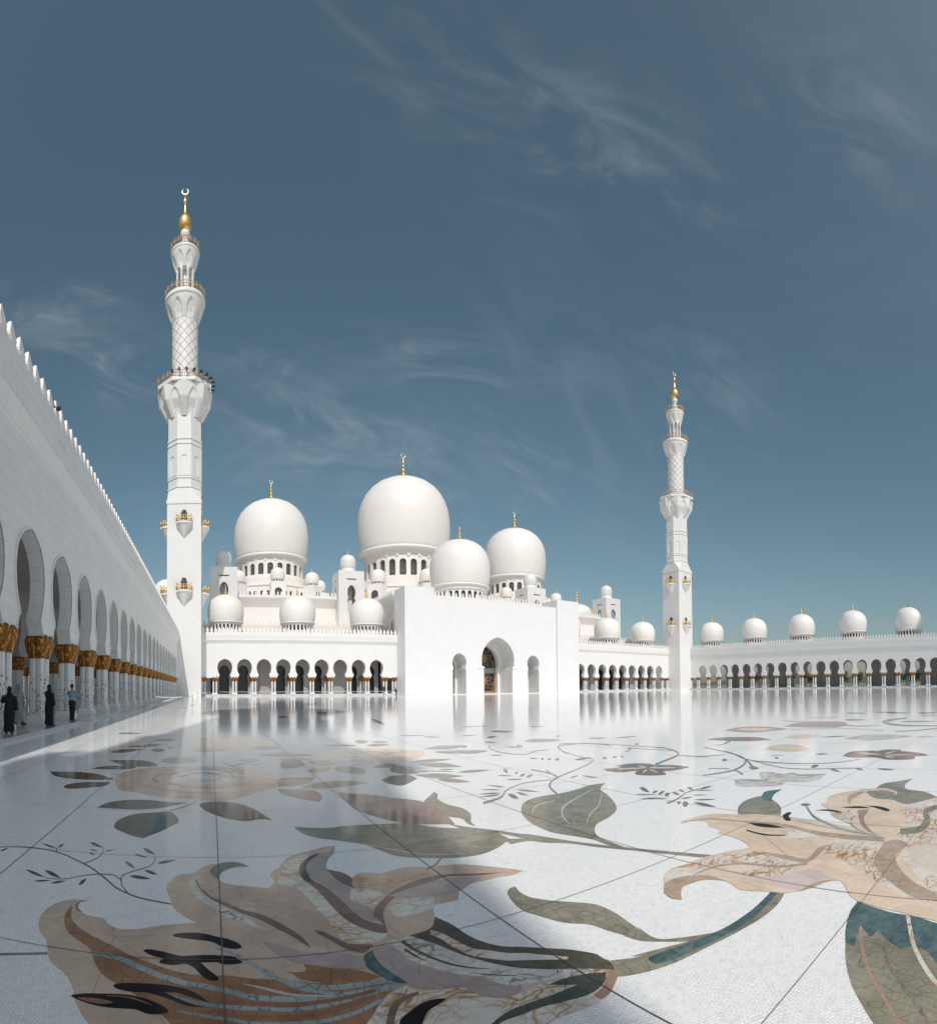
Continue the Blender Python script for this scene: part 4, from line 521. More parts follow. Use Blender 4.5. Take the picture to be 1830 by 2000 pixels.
stem|darkgreen|2|-2.118,4.796* -2.094,4.817 -2.055,4.846 -2.006,4.876 -1.94,4.905 -1.851,4.932 -1.75,4.948 -1.642,4.942 -1.54,4.921 -1.463,4.89 -1.387,4.844 -1.291,4.769 -1.195,4.686 -1.116,4.614 -1.038,4.532 -0.948,4.415 -0.865,4.301 -0.81,4.219 -0.76,4.15 -0.7,4.089 -0.637,4.038 -0.576,3.995 -0.504,3.958 -0.39,3.918 -0.293,3.886* -0.293,3.909* -0.39,3.942 -0.505,3.983 -0.577,4.021 -0.636,4.064 -0.699,4.116 -0.758,4.177 -0.807,4.245 -0.862,4.329 -0.946,4.444 -1.038,4.563 -1.117,4.646 -1.197,4.718 -1.295,4.802 -1.392,4.876 -1.469,4.922 -1.547,4.952 -1.651,4.972 -1.759,4.977 -1.861,4.959 -1.95,4.93 -2.016,4.9 -2.065,4.869 -2.103,4.838 -2.127,4.815*
stem|darkgreen|3|-1.188,4.239* -1.142,4.288 -1.081,4.345 -1.023,4.385 -0.962,4.412 -0.893,4.426 -0.829,4.418 -0.781,4.372 -0.747,4.316 -0.738,4.275 -0.726,4.22 -0.687,4.135 -0.653,4.066* -0.648,4.084* -0.682,4.152 -0.719,4.232 -0.729,4.281 -0.742,4.331 -0.78,4.393 -0.831,4.442 -0.897,4.449 -0.967,4.434 -1.029,4.406 -1.088,4.365 -1.149,4.305 -1.194,4.255*
stem|darkgreen|4|-0.733,4.314* -0.745,4.359 -0.747,4.42 -0.711,4.489 -0.659,4.561 -0.606,4.618 -0.559,4.676 -0.53,4.749 -0.516,4.827 -0.518,4.913 -0.526,4.98* -0.532,4.979* -0.525,4.915 -0.523,4.837 -0.537,4.765 -0.564,4.696 -0.611,4.64 -0.664,4.583 -0.718,4.512 -0.756,4.438 -0.755,4.361 -0.741,4.307*
stem|darkgreen|3|-1.144,4.647* -1.109,4.71 -1.07,4.798 -1.046,4.899 -1.038,5.008 -1.061,5.127 -1.089,5.218* -1.094,5.211* -1.067,5.123 -1.047,5.016 -1.055,4.915 -1.078,4.819 -1.118,4.733 -1.153,4.672*
stem|darkgreen|4|-1.368,4.214* -1.319,4.213 -1.261,4.216 -1.219,4.23 -1.19,4.243* -1.196,4.263* -1.224,4.248 -1.266,4.233 -1.323,4.229 -1.372,4.228*
stem|darkgreen|3|-1.476,4.894* -1.495,4.96 -1.519,5.034 -1.535,5.066 -1.545,5.077* -1.543,5.059* -1.536,5.05 -1.525,5.027 -1.503,4.957 -1.484,4.892*
sprig|darkgreen|5|-1.532,5.027* -1.583,5.084 -1.632,5.119 -1.683,5.139 -1.721,5.146* -1.674,5.1 -1.618,5.054 -1.573,5.03/-1.513,5.055* -1.496,5.068 -1.487,5.1 -1.485,5.151 -1.488,5.2* -1.502,5.184 -1.514,5.154 -1.519,5.114/-1.242,5.315* -1.198,5.24 -1.157,5.198 -1.115,5.177 -1.083,5.172* -1.119,5.23 -1.166,5.288 -1.205,5.318/-1.188,5.083* -1.161,5.056 -1.138,5.043 -1.113,5.039 -1.094,5.042* -1.116,5.063 -1.144,5.082 -1.167,5.09/-1.038,5.055* -1.012,5.062 -0.988,5.08 -0.963,5.109 -0.944,5.137* -0.968,5.128 -0.996,5.112 -1.019,5.088/-1.177,4.981* -1.155,4.946 -1.135,4.928 -1.114,4.919 -1.099,4.919* -1.117,4.946 -1.14,4.972 -1.159,4.984/-1.604,4.351* -1.538,4.293 -1.479,4.257 -1.417,4.232 -1.37,4.221* -1.423,4.266 -1.49,4.315 -1.549,4.343/-1.439,4.395* -1.383,4.323 -1.333,4.281 -1.281,4.256 -1.242,4.247* -1.286,4.302 -1.343,4.36 -1.393,4.392/-1.441,4.111* -1.401,4.113 -1.367,4.127 -1.332,4.154 -1.306,4.18* -1.34,4.177 -1.38,4.165 -1.413,4.145/-1.296,4.114* -1.261,4.118 -1.233,4.138 -1.205,4.174 -1.186,4.209* -1.216,4.203 -1.25,4.186 -1.276,4.158/-1.064,4.143* -1.043,4.161 -1.033,4.197 -1.031,4.253 -1.033,4.306* -1.049,4.285 -1.064,4.25 -1.069,4.205/-0.49,4.781* -0.444,4.783 -0.401,4.809 -0.356,4.857 -0.321,4.905* -0.362,4.899 -0.412,4.878 -0.453,4.842/-0.585,4.599* -0.552,4.545 -0.52,4.514 -0.483,4.499 -0.455,4.496* -0.483,4.539 -0.519,4.581 -0.552,4.602/-0.698,4.438* -0.644,4.394 -0.594,4.377 -0.54,4.379 -0.499,4.391* -0.544,4.425 -0.601,4.454 -0.651,4.46/-2.007,4.732* -1.988,4.751 -1.977,4.783 -1.971,4.831 -1.97,4.875* -1.985,4.855 -2,4.823 -2.007,4.784
sprig|brownleaf|6|-0.793,4.81* -0.763,4.732 -0.733,4.68 -0.697,4.641 -0.669,4.62* -0.693,4.681 -0.726,4.748 -0.758,4.791/-0.741,5.029* -0.702,4.983 -0.664,4.956 -0.623,4.94 -0.591,4.934* -0.624,4.97 -0.667,5.008 -0.704,5.028/-0.678,5.224* -0.643,5.135 -0.607,5.082 -0.567,5.05 -0.535,5.037* -0.564,5.105 -0.603,5.177 -0.64,5.218
stem|olive|3|-1.427,2.789* -1.343,2.839 -1.225,2.901 -1.082,2.967 -0.963,3.014* -0.973,3.043* -1.093,2.995 -1.237,2.929 -1.356,2.866 -1.441,2.816*
leaf|olive|1|3.03,1.155* 2.836,1.083 2.613,0.97 2.481,0.876 2.333,0.756 2.16,0.599* 2.216,0.228* 2.809,0.281* 2.959,0.569 3.136,0.744 3.266,1.01 3.4,1.202
petal|pinkbrown|2|3.485,1.214* 3.282,1.15 3.055,1.069 2.879,0.989 2.731,0.908 2.61,0.827 2.509,0.753 2.427,0.694 2.355,0.641 2.278,0.584 2.222,0.543* 2.236,0.533* 2.293,0.574 2.371,0.631 2.443,0.684 2.526,0.744 2.627,0.817 2.746,0.897 2.892,0.976 3.063,1.054 3.287,1.133 3.488,1.197*
petal|veingreen|3|3.236,1.01* 3.053,0.934 2.858,0.845 2.739,0.77 2.641,0.698 2.549,0.629 2.462,0.566 2.364,0.507 2.291,0.466* 2.31,0.448* 2.384,0.49 2.485,0.55 2.575,0.615 2.669,0.685 2.764,0.757 2.877,0.83 3.067,0.918 3.249,0.996*
leaf|teal|4|3.605,1.273* 3.54,1.118 3.488,0.975 3.465,0.819 3.389,0.647 3.314,0.45* 2.801,0.385* 2.904,0.559* 3.044,0.659 3.072,0.741* 3.026,0.806* 3.12,0.921 3.22,0.996* 3.117,1.023* 3.257,1.135* 2.985,1.082* 3.009,1.148* 3.159,1.203 3.438,1.268
petal|vein|5|3.463,0.876* 3.273,0.815 3.063,0.74 2.909,0.664 2.795,0.598 2.741,0.562 2.703,0.531 2.642,0.484 2.593,0.447* 2.618,0.435* 2.668,0.472 2.732,0.519 2.77,0.548 2.822,0.582 2.934,0.646 3.084,0.72 3.288,0.792 3.477,0.852*
leaf|olive|33|5.449,3.461* 5.831,3.676 6.216,3.76 6.482,3.682 6.315,3.437 5.99,3.144 5.628,2.956* 5.438,3.182
leaf|teal|43|6.472,3.702* 6.79,3.801 7.01,3.647* 6.642,3.587 6.221,3.41* 6.303,3.581
leaf|olive|1|8.363,1.952* 7.831,1.956 7.545,1.862 7.365,1.534 7.078,1.319 6.948,1.142* 6.69,1.418 6.571,1.625 6.802,1.881 6.847,2.142 7.104,2.389 7.459,2.331* 7.899,2.309 8.133,2.11
flower|peach|44|4.735,3.795 4.84,3.831 5.084,3.801 5.302,3.717 5.41,3.436 5.538,3.239 5.602,2.921 5.538,2.594 5.538,2.392 5.416,1.902* 5.624,2.129 5.784,2.331 6.061,2.484 6.23,2.642 6.381,2.751* 6.451,2.688* 6.773,2.797 7.072,2.719 7.301,2.504 6.847,2.142 6.757,1.868 6.597,1.631 6.823,1.446 7.029,1.31 7.152,0.974* 3.234,0.457* 3.413,0.652 3.453,0.802 3.503,0.926 3.527,1.048 3.574,1.181 3.604,1.276* 3.694,1.37 3.857,1.47 3.926,1.523* 3.928,1.592* 3.868,1.638 3.747,1.682 3.61,1.769 3.543,1.844 3.512,1.98 3.445,2.17 3.517,2.305 3.541,2.397* 3.492,2.507 3.378,2.584 3.254,2.585 3.144,2.522 3.051,2.438* 3.033,2.519 3.069,2.62 3.213,2.75 3.348,2.863 3.498,2.918 3.667,2.891 3.833,2.874 4.023,2.828 4.171,2.764 4.379,2.64* 4.503,2.789 4.602,3.006 4.626,3.195* 4.741,3.242 4.808,3.44* 4.956,3.591 4.903,3.737 4.767,3.75
petal|vein|45|4.792,2.005 4.944,1.876 5.061,1.659 5.048,1.487 4.863,1.385 4.486,1.414 4.26,1.33 4.037,1.33* 4.261,1.474 4.337,1.634 4.429,1.761 4.498,1.964
petal|vein|46|4.172,1.373* 4.303,1.314 3.99,1.102 3.758,0.87 3.713,0.706 3.703,0.857 3.865,1.081 3.989,1.247
petal|vein|47|5.286,1.416* 5.658,1.404 6.274,1.634 6.823,1.446 6.948,1.142 6.606,0.902 3.747,0.525* 3.866,0.734 4.188,0.966 4.619,1.211 4.879,1.31
petal|palepeach|48|4.704,1.233* 4.557,1.077 4.214,0.797 4.039,0.563* 4.379,0.608* 4.672,0.881 4.913,1.128
petal|taupe|49|4.998,1.472* 5.1,1.368 4.993,1.242 4.793,1.256 4.61,1.254 4.305,1.131 4.024,0.929 3.866,0.734 3.747,0.525* 3.592,0.504* 3.713,0.706 3.744,0.866 3.878,1.022 4.102,1.214 4.33,1.366 4.567,1.439
petal|mauve|50|4.86,1.4 5.043,1.385 4.983,1.296 4.787,1.285*
petal|vein|46|4.039,2.802* 4.231,2.658 4.33,2.469 4.233,2.149 4.224,1.954* 4.05,2.058 3.964,2.327 3.827,2.572 3.673,2.669 3.491,2.669 3.333,2.765 3.293,2.817* 3.498,2.918 3.741,2.858
petal|vein|47|3.698,2.486* 3.93,2.308 4.158,1.955* 3.877,2.03 3.751,2.204
petal|mauvelight|48|3.557,2.585* 3.688,2.32 3.854,2.019 4.094,1.85 3.932,1.58* 3.88,1.684 3.705,1.745 3.624,1.775* 3.634,2.019 3.628,2.283
petal|taupe|49|3.484,2.662* 3.591,2.655 3.722,2.633 3.817,2.583 3.89,2.512 3.936,2.426 3.966,2.329 3.983,2.222 4.011,2.115 4.095,2.01 4.173,1.929* 4.238,1.963* 4.156,2.042 4.068,2.145 4.038,2.25 4.019,2.358 3.985,2.455 3.933,2.54 3.851,2.609 3.749,2.656 3.61,2.674 3.498,2.677*
petal|taupe|50|3.064,2.626* 3.251,2.756 3.438,2.713 3.565,2.558 3.542,2.382* 3.478,2.529 3.364,2.574 3.254,2.585 3.144,2.522 3.051,2.438* 3.022,2.51
petal|taupe|49|3.932,1.58* 3.871,1.68 3.763,1.73 3.609,1.755* 3.741,1.68 3.862,1.635
petal|taupe|50|4.324,2.483* 4.331,2.198 4.314,2.011 4.623,2.035 4.774,1.98* 4.551,1.954 4.219,1.968 4.214,2.14 4.25,2.322
petal|taupe|51|4.76,3.79* 4.895,3.724 5.045,3.607 5.105,3.433 5.136,3.221 5.186,2.977 5.206,2.739 5.16,2.556 5.095,2.393 5.043,2.23 5.004,2.078 4.993,1.945 4.995,1.81 4.998,1.625 4.998,1.474* 5.151,1.515* 5.15,1.67 5.146,1.86 5.142,1.997 5.144,2.128 5.167,2.276 5.203,2.435 5.252,2.593 5.288,2.777 5.254,3.014 5.191,3.254 5.151,3.462 5.085,3.636 4.928,3.751 4.786,3.813*
petal|vein|52|5.096,2.62* 5.066,2.376 4.894,2.029 4.836,1.954* 4.81,2.257 4.871,2.469
stamen|black|52|5.143,3.127* 5.2,2.938 5.159,2.633* 5.079,2.81 5.073,2.97
stamen|black|53|4.862,2.981* 4.834,2.908 4.806,2.817 4.796,2.738 4.807,2.661 4.843,2.576 4.878,2.509* 4.909,2.525* 4.88,2.595 4.851,2.685 4.848,2.764 4.854,2.841 4.879,2.93 4.904,3.001*
stamen|black|45|5.64,2.929 5.792,2.93 5.784,2.886 5.612,2.84 5.447,2.726 5.41,2.759 5.519,2.867
stamen|black|45|5.996,2.674* 6.093,2.519 5.996,2.289 5.94,2.289* 6.017,2.488
stamen|black|45|6.237,2.423* 6.365,2.187 6.295,2.014* 6.234,2.249
stamen|black|46|6.419,2.151* 6.402,1.92 6.25,1.761 6.183,1.773 6.308,1.955
stamen|bluegrey|53|6.166,2.874* 5.933,2.728 5.672,2.54 5.492,2.347 5.357,2.166 5.27,2.023 5.218,1.89 5.181,1.73 5.159,1.606* 5.213,1.619* 5.248,1.749 5.299,1.914 5.36,2.049 5.443,2.19 5.576,2.37 5.749,2.556 5.995,2.734 6.221,2.875*
stamen|bluegrey|54|6.127,2.279* 5.89,2.195 5.619,2.08 5.428,1.958 5.281,1.824 5.16,1.643 5.079,1.497* 5.119,1.505* 5.209,1.653 5.338,1.835 5.487,1.965 5.66,2.073 5.904,2.173 6.128,2.25*
stamen|bluegrey|55|5.474,2.709* 5.411,2.531 5.337,2.307 5.282,2.075 5.242,1.897* 5.275,1.907* 5.315,2.086 5.37,2.319 5.443,2.544 5.505,2.722*
stamen|greenleaf|54|6.208,2.962* 6.165,2.905 6.168,2.869 6.207,2.845 6.256,2.834* 6.285,2.88 6.298,2.929 6.276,2.956
petal|plumlight|56|6.157,2.158* 6.23,2.036 5.816,1.961 5.448,1.784 5.24,1.629 5.221,1.536* 5.255,1.687 5.49,1.872 5.802,2.016
petal|olive|48|6.616,1.244* 6.519,1.304 6.314,1.349 6.008,1.286 5.841,1.241 5.726,1.238 5.611,1.259 5.535,1.348 5.492,1.437* 5.266,1.374* 5.308,1.285 5.39,1.189 5.558,1.152 5.804,1.161 6.061,1.225 6.177,1.263 6.284,1.232 6.384,1.183*
petal|taupe|45|7.313,2.438* 7.159,2.502 6.935,2.548 6.62,2.458 6.447,2.381* 6.456,2.362* 6.585,2.397 6.698,2.413 6.962,2.413 7.216,2.397*
petal|vein|57|5.913,2.424* 6.029,2.176 5.792,2.052 5.575,2.053* 5.728,2.268
petal|peach|46|7.217,2.474* 7.297,2.329 7.353,2.153 7.286,2.022 7.204,1.94 7.19,1.941 7.119,1.947* 7.067,1.926* 7.13,1.911 7.298,1.947 7.432,2.053 7.514,2.197 7.464,2.383 7.388,2.535*
'''
def sheet(name, x0, x1, y0, y1, z, mat, parent=None):
    b = MB(); b.face([(x0, y0, z), (x1, y0, z), (x1, y1, z), (x0, y1, z)]); return b.build(name, mat, parent)
m = NM('sandy_ground'); n = m.noise(0.02, 8, 0.6); m.color(m.mix(m.ramp(n.outputs[0], 0.35, 0.65), (0.26, 0.23, 0.18), (0.12, 0.13, 0.09))); m.set('Roughness', 0.95); M['ground'] = m.m
tag(sheet('ground', -6000, 6000, -6000, 6000, -0.35, M['ground']), kind='structure')
fl = MB(); fl.box(-24, 160, -40, 210, -0.34, 0.0)
floor = tag(fl.build('courtyard_floor', M['floor']), kind='structure')
STEP = 0.00007
def crom(pts):
    n = len(pts); o = []
    V = [Vector(p[:2]) for p in pts]
    for i in range(n):
        p1, p2 = V[i], V[(i + 1) % n]; c1, c2 = pts[i][2], pts[(i + 1) % n][2]
        if c1 and c2: o.append(p1); continue
        p0 = V[i - 1] if not c1 else p1 * 2 - p2; p3 = V[(i + 2) % n] if not c2 else p2 * 2 - p1
        d1 = max((p1 - p0).length, 1e-4) ** .5; d2 = max((p2 - p1).length, 1e-4) ** .5; d3 = max((p3 - p2).length, 1e-4) ** .5
        t1 = (p1 - p0) / d1 - (p2 - p0) / (d1 + d2) + (p2 - p1) / d2; t2 = (p2 - p1) / d2 - (p3 - p1) / (d2 + d3) + (p3 - p2) / d3
        t1 *= d2; t2 *= d2
        for j in range(4):
            t = j / 4; o.append(p1 * (2 * t ** 3 - 3 * t * t + 1) + t1 * (t ** 3 - 2 * t * t + t) + p2 * (-2 * t ** 3 + 3 * t * t) + t2 * (t ** 3 - t * t))
    return o
zmax = 0
for line in INLAY.strip().split('\n'):
    nm, mt, lv, data = line.split('|'); z = 0.0004 + int(lv) * STEP; zmax = max(z, zmax); b = MB()
    for poly in data.split('/'):
        pts = []
        for q in poly.split():
            c = q.endswith('*'); x, y = q.rstrip('*').split(','); pts.append((float(x), float(y), c))
        o = crom(pts)
        for t in tessellate_polygon([[Vector((p.x, p.y, 0)) for p in o]]):
            a = [(o[i].x, o[i].y, z) for i in t]
            ar = (a[1][0] - a[0][0]) * (a[2][1] - a[0][1]) - (a[2][0] - a[0][0]) * (a[1][1] - a[0][1])
            if abs(ar) < 1e-9: continue
            b.face(a if ar > 0 else a[::-1])
    b.build(nm + '_inlay', I[mt], floor)
# joints between the paving panels
m = NM('joint_filler'); m.set('Base Color', (0.09, 0.06, 0.045, 1)); m.set('Roughness', 0.5); M['joint'] = m.m
jb = MB(); zj = zmax + 0.0004
x = 0.07 - 1.83 * 2
k = -2
while x < 140.0:
    jb.face([(x - 0.0036, -15, zj), (x + 0.0036, -15, zj), (x + 0.0036, 111, zj), (x - 0.0036, 111, zj)]); k += 1; x = 0.07 + 1.83 * k
k = -9
while 1.24 + 1.865 * k < 111:
    y = 1.24 + 1.865 * k; jb.face([(-5.9, y - 0.0026, zj + 0.0002), (140.5, y - 0.0026, zj + 0.0002), (140.5, y + 0.0026, zj + 0.0002), (-5.9, y + 0.0026, zj + 0.0002)]); k += 1
tag(jb.build('paving_joint', M['joint'], floor), kind='stuff')

# ------------------------------------------------------------------ arcade pieces
ARCH = [(1.40, 3.92), (1.38, 4.1), (1.27, 4.32), (1.10, 4.56), (1.22, 4.78), (1.40, 5.1), (1.53, 5.5), (1.60, 6.0), (1.60, 6.35), (1.52, 6.8), (1.35, 7.2), (1.08, 7.53), (0.75, 7.78), (0.38, 7.94), (0.0, 8.05)]
def arch_pts(s=1.0, half=ARCH): return [(-x * s, z) for x, z in half] + [(x * s, z) for x, z in reversed(half[:-1])]
def keyhole(cx, z0, zn, zt, w, wn_, ww=None):
    """keyhole arch outline, open at the bottom: jamb half width ww, neck wn_ at zn, lobe half width w, apex zt"""
    ww = ww or w; h = zt - zn
    half = [(ww, z0), (ww, zn - 0.14 * h), (ww * 0.97, zn - 0.10 * h), (wn_, zn), (w * 0.90, zn + 0.14 * h), (w * 0.985, zn + 0.28 * h), (w, zn + 0.42 * h), (w * 0.95, zn + 0.58 * h), (w * 0.80, zn + 0.75 * h), (w * 0.55, zn + 0.89 * h), (w * 0.27, zn + 0.97 * h), (0, zt)]
    return [(cx - x, z) for x, z in half] + [(cx + x, z) for x, z in reversed(half[:-1])]
MERLON = [(0.38, 0.0), (0.38, 0.12), (0.24, 0.26), (0.17, 0.38), (0.26, 0.56), (0.27, 0.70), (0.20, 0.88), (0.12, 1.04), (0.09, 1.16), (0.04, 1.27), (0.0, 1.32)]
def merlon(s=1.0, t=0.26):
    b = MB(); p = [(-x * s, z * s) for x, z in MERLON] + [(x * s, z * s) for x, z in reversed(MERLON[:-1])]
    hole = [(0.0 + 0.06 * s * math.cos(a), 0.22 * s + 0.06 * s * math.sin(a)) for a in [i * PI / 3 for i in range(6)]]
    b.prism(p, -t / 2, t / 2, [hole]); b.v = [(x, y * (1.35 - .95 * z / (1.3 * s)), z) for x, y, z in b.v]; return b
MER = merlon(); MERL = merlon(1.0, .3); MERL.v = [(x * 1.04, y, z * .86) for x, y, z in MERL.v]; MERS = merlon(0.9, 0.2)
def parapet(name, segs, mat, parent, z, pitch=0.87, src=MER, base=0.16):
    b = MB()
    for (x0, y0, x1, y1) in segs:
        d = Vector((x1 - x0, y1 - y0, 0)); L_ = d.length; n = max(1, int(L_ / pitch)); a = math.atan2(d.y, d.x)
        q = MB(); q.box(0, L_, -0.2, 0.2, z, z + base)
        b.merge(q, Matrix.Translation((x0, y0, 0)) @ Matrix.Rotation(a, 4, 'Z'))
        for i in range(n):
            t = (i + 0.5) / n; b.merge(src, Matrix.Translation((x0 + d.x * t, y0 + d.y * t, z + base)) @ Matrix.Rotation(a, 4, 'Z'))
    return b.build(name, mat, parent)
# column cluster: four slim shafts on one plinth under four gilt palm capitals
def col_meshes():
    s = MB(); c = MB(); p = MB()
    for sx in (-.32, .32):
        for sy in (-.15, .15):
            s.lathe([(.215, .36), (.215, .44), (.18, .50), (.175, 2.92), (.19, 3.0)], 8, (sx, sy, 0), sm=False, ph=PI / 8, cap=True)
            prof = [(.20, 2.84), (.235, 2.90), (.215, 2.96), (.265, 3.06), (.31, 3.20), (.35, 3.36), (.375, 3.52), (.37, 3.66), (.335, 3.77), (.27, 3.85)]
            def fn(u, v, sx=sx, sy=sy):
                t = v * (len(prof) - 1); i = min(int(t), len(prof) - 2); f = t - i
                r = prof[i][0] * (1 - f) + prof[i + 1][0] * f; z = prof[i][1] * (1 - f) + prof[i + 1][1] * f
                a = 2 * PI * u; r *= 1 + 0.07 * math.cos(9 * a + (PI if int(v * 6) % 2 else 0)) * math.sin(PI * v) + .05 * ((v * 6) % 1 - .5)
                return (sx + r * math.cos(a), sy + r * math.sin(a), z)
            c.surf(fn, 40, 30)
    p.box(-.60, .60, -.42, .42, 0.0, .20); p.box(-.55, .55, -.38, .38, .20, .37, .03, .03)
    c.box(-.52, .52, -.30, .30, 3.83, 3.93)
    return s.mesh('column', M['column']), c.mesh('capital', M['gold_cap']), p.mesh('base', M['plain'])
COLM, CAPM, BASEM = col_meshes()
def column(parent, x, y, z=0.0, base=True):
    o = inst(COLM, 'column', parent, (x, y, z)); inst(CAPM, 'capital', o)
    if base: inst(BASEM, 'base', o)
    return o
def bay(b, x0, x1, ztop, y0, y1, sc_=1.0, trim=True, zb=3.92, arch=True):
    cx = (x0 + x1) / 2
    if not arch:
        b.box(x0, x1, y0, y1, zb, ztop); return
    ap = [(cx + x, z) for x, z in arch_pts(sc_)]
    b.prism([(x0, zb)] + ap + [(x1, zb), (x1, ztop), (x0, ztop)], y0, y1)
    if trim:
        o = []
        for x, z in arch_pts(sc_):
            v = Vector((x, z - 6.2)); k = 1 + 0.085 / max(v.length, .1); o.append((cx + x * k, 6.2 + (z - 6.2) * k))
        vs = [(p[0], y0 - 0.05, p[1]) for p in ap] + [(p[0], y0 - 0.05, p[1]) for p in o] + [(p[0], y0, p[1]) for p in o]; n = len(ap)
        fs = []
        for i in range(n - 1): fs += [(i, i + 1, n + i + 1, n + i), (n + i, n + i + 1, 2 * n + i + 1, 2 * n + i)]
        b.add(vs, fs)
TOP = 13.45
def arcade(root, xa, xb, clusters, depth=12.8, cy=.42, th=.92, wm_='facade', msrc=None, plinth=0.12, outer=None, mid=False, detail=True, back='open', zc=0.0):
    """xa..xb whole length; clusters: x of the column clusters"""
    wl = MB()
    for i in range(len(clusters) - 1): bay(wl, clusters[i], clusters[i + 1], 12.05, 0, th, trim=detail)
    if clusters[0] - xa > .05: wl.box(xa, clusters[0], 0, th, 3.92, 12.05)
    if xb - clusters[-1] > .05: wl.box(clusters[-1], xb, 0, th, 3.92, 12.05)
    wl.build('wall', M[wm_], root)
    c = MB()
    c.prism([(0, 11.35), (0.0, 12.052), (-.34, 12.052)], xa, xb, M=Matrix(((0, 1, 0, 0), (1, 0, 0, 0), (0, 0, 1, 0), (0, 0, 0, 1))) )
    c.box(xa, xb, -.36, th, 12.052, 12.75); c.box(xa, xb, -.41, th, 12.75, TOP)
    c.build('cornice', M[wm_], root)
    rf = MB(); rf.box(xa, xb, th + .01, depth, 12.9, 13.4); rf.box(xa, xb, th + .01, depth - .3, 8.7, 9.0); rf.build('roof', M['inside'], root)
    pl = MB(); pl.box(xa, xb, -.95, depth + .6, 0.002, plinth); pl.build('plinth', M['plinth'], root)
    parapet('parapet', [(xa, -.1, xb, -.1)], M['marble_warm'], root, TOP, src=msrc or MER)
    for x in clusters: column(root, x, cy, plinth + zc)
    bk = MB()
    for i in range(len(clusters) - 1):
        if outer is None or outer(i): bay(bk, clusters[i], clusters[i + 1], 8.7, depth - 1.0, depth, trim=False)
        else:
            bk.box(clusters[i], clusters[i + 1], depth - 1.0, depth, 0.13, 8.7)
            for q in (0.3, 0.7): xx = clusters[i] * (1 - q) + clusters[i + 1] * q; bk.box(xx - .22, xx + .22, depth - 1.25, depth - .999, 0.13, 8.7)
    bk.box(xa, xb, depth - 1.0, depth, 9.0, 12.9)
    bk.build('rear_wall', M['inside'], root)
    for i, x in enumerate(clusters):
        if outer is None or outer(i) or outer(i - 1): column(root, x, depth - .5, plinth)
    if mid:
        mw = MB()
        for i in range(len(clusters) - 1): bay(mw, clusters[i], clusters[i + 1], 8.69, depth * .5 - .5, depth * .5 + .5, trim=False)
        mw.build('inner_wall', M['inside'], root)
        for x in clusters: column(root, x, depth * .5, plinth)

# ------------------------------------------------------------------ domes
SH = [(0.0, .925), (.05, .945), (.12, .968), (.22, .99), (.34, 1.0), (.46, .992), (.57, .965), (.67, .91), (.76, .83), (.84, .72), (.905, .585), (.955, .42), (.985, .25), (1.0, .10)]
def finial_mesh(h, moon=True):
    b = MB(); s = h
    b.lathe([(r_ * 1.25, z_) for r_, z_ in [(.16 * s, -.02 * s), (.15 * s, .02 * s), (.07 * s, .05 * s), (.04 * s, .10 * s), (.085 * s, .14 * s), (.095 * s, .18 * s), (.085 * s, .22 * s), (.03 * s, .25 * s), (.028 * s, .29 * s), (.065 * s, .32 * s), (.07 * s, .35 * s), (.06 * s, .38 * s), (.02 * s, .41 * s), (.02 * s, .45 * s), (.045 * s, .48 * s), (.048 * s, .50 * s), (.04 * s, .53 * s), (.014 * s, .56 * s), (.014 * s, .60 * s), (.028 * s, .62 * s), (.012 * s, .66 * s), (.009 * s, .82 * s), (.0, .84 * s)]], 14)
    return b
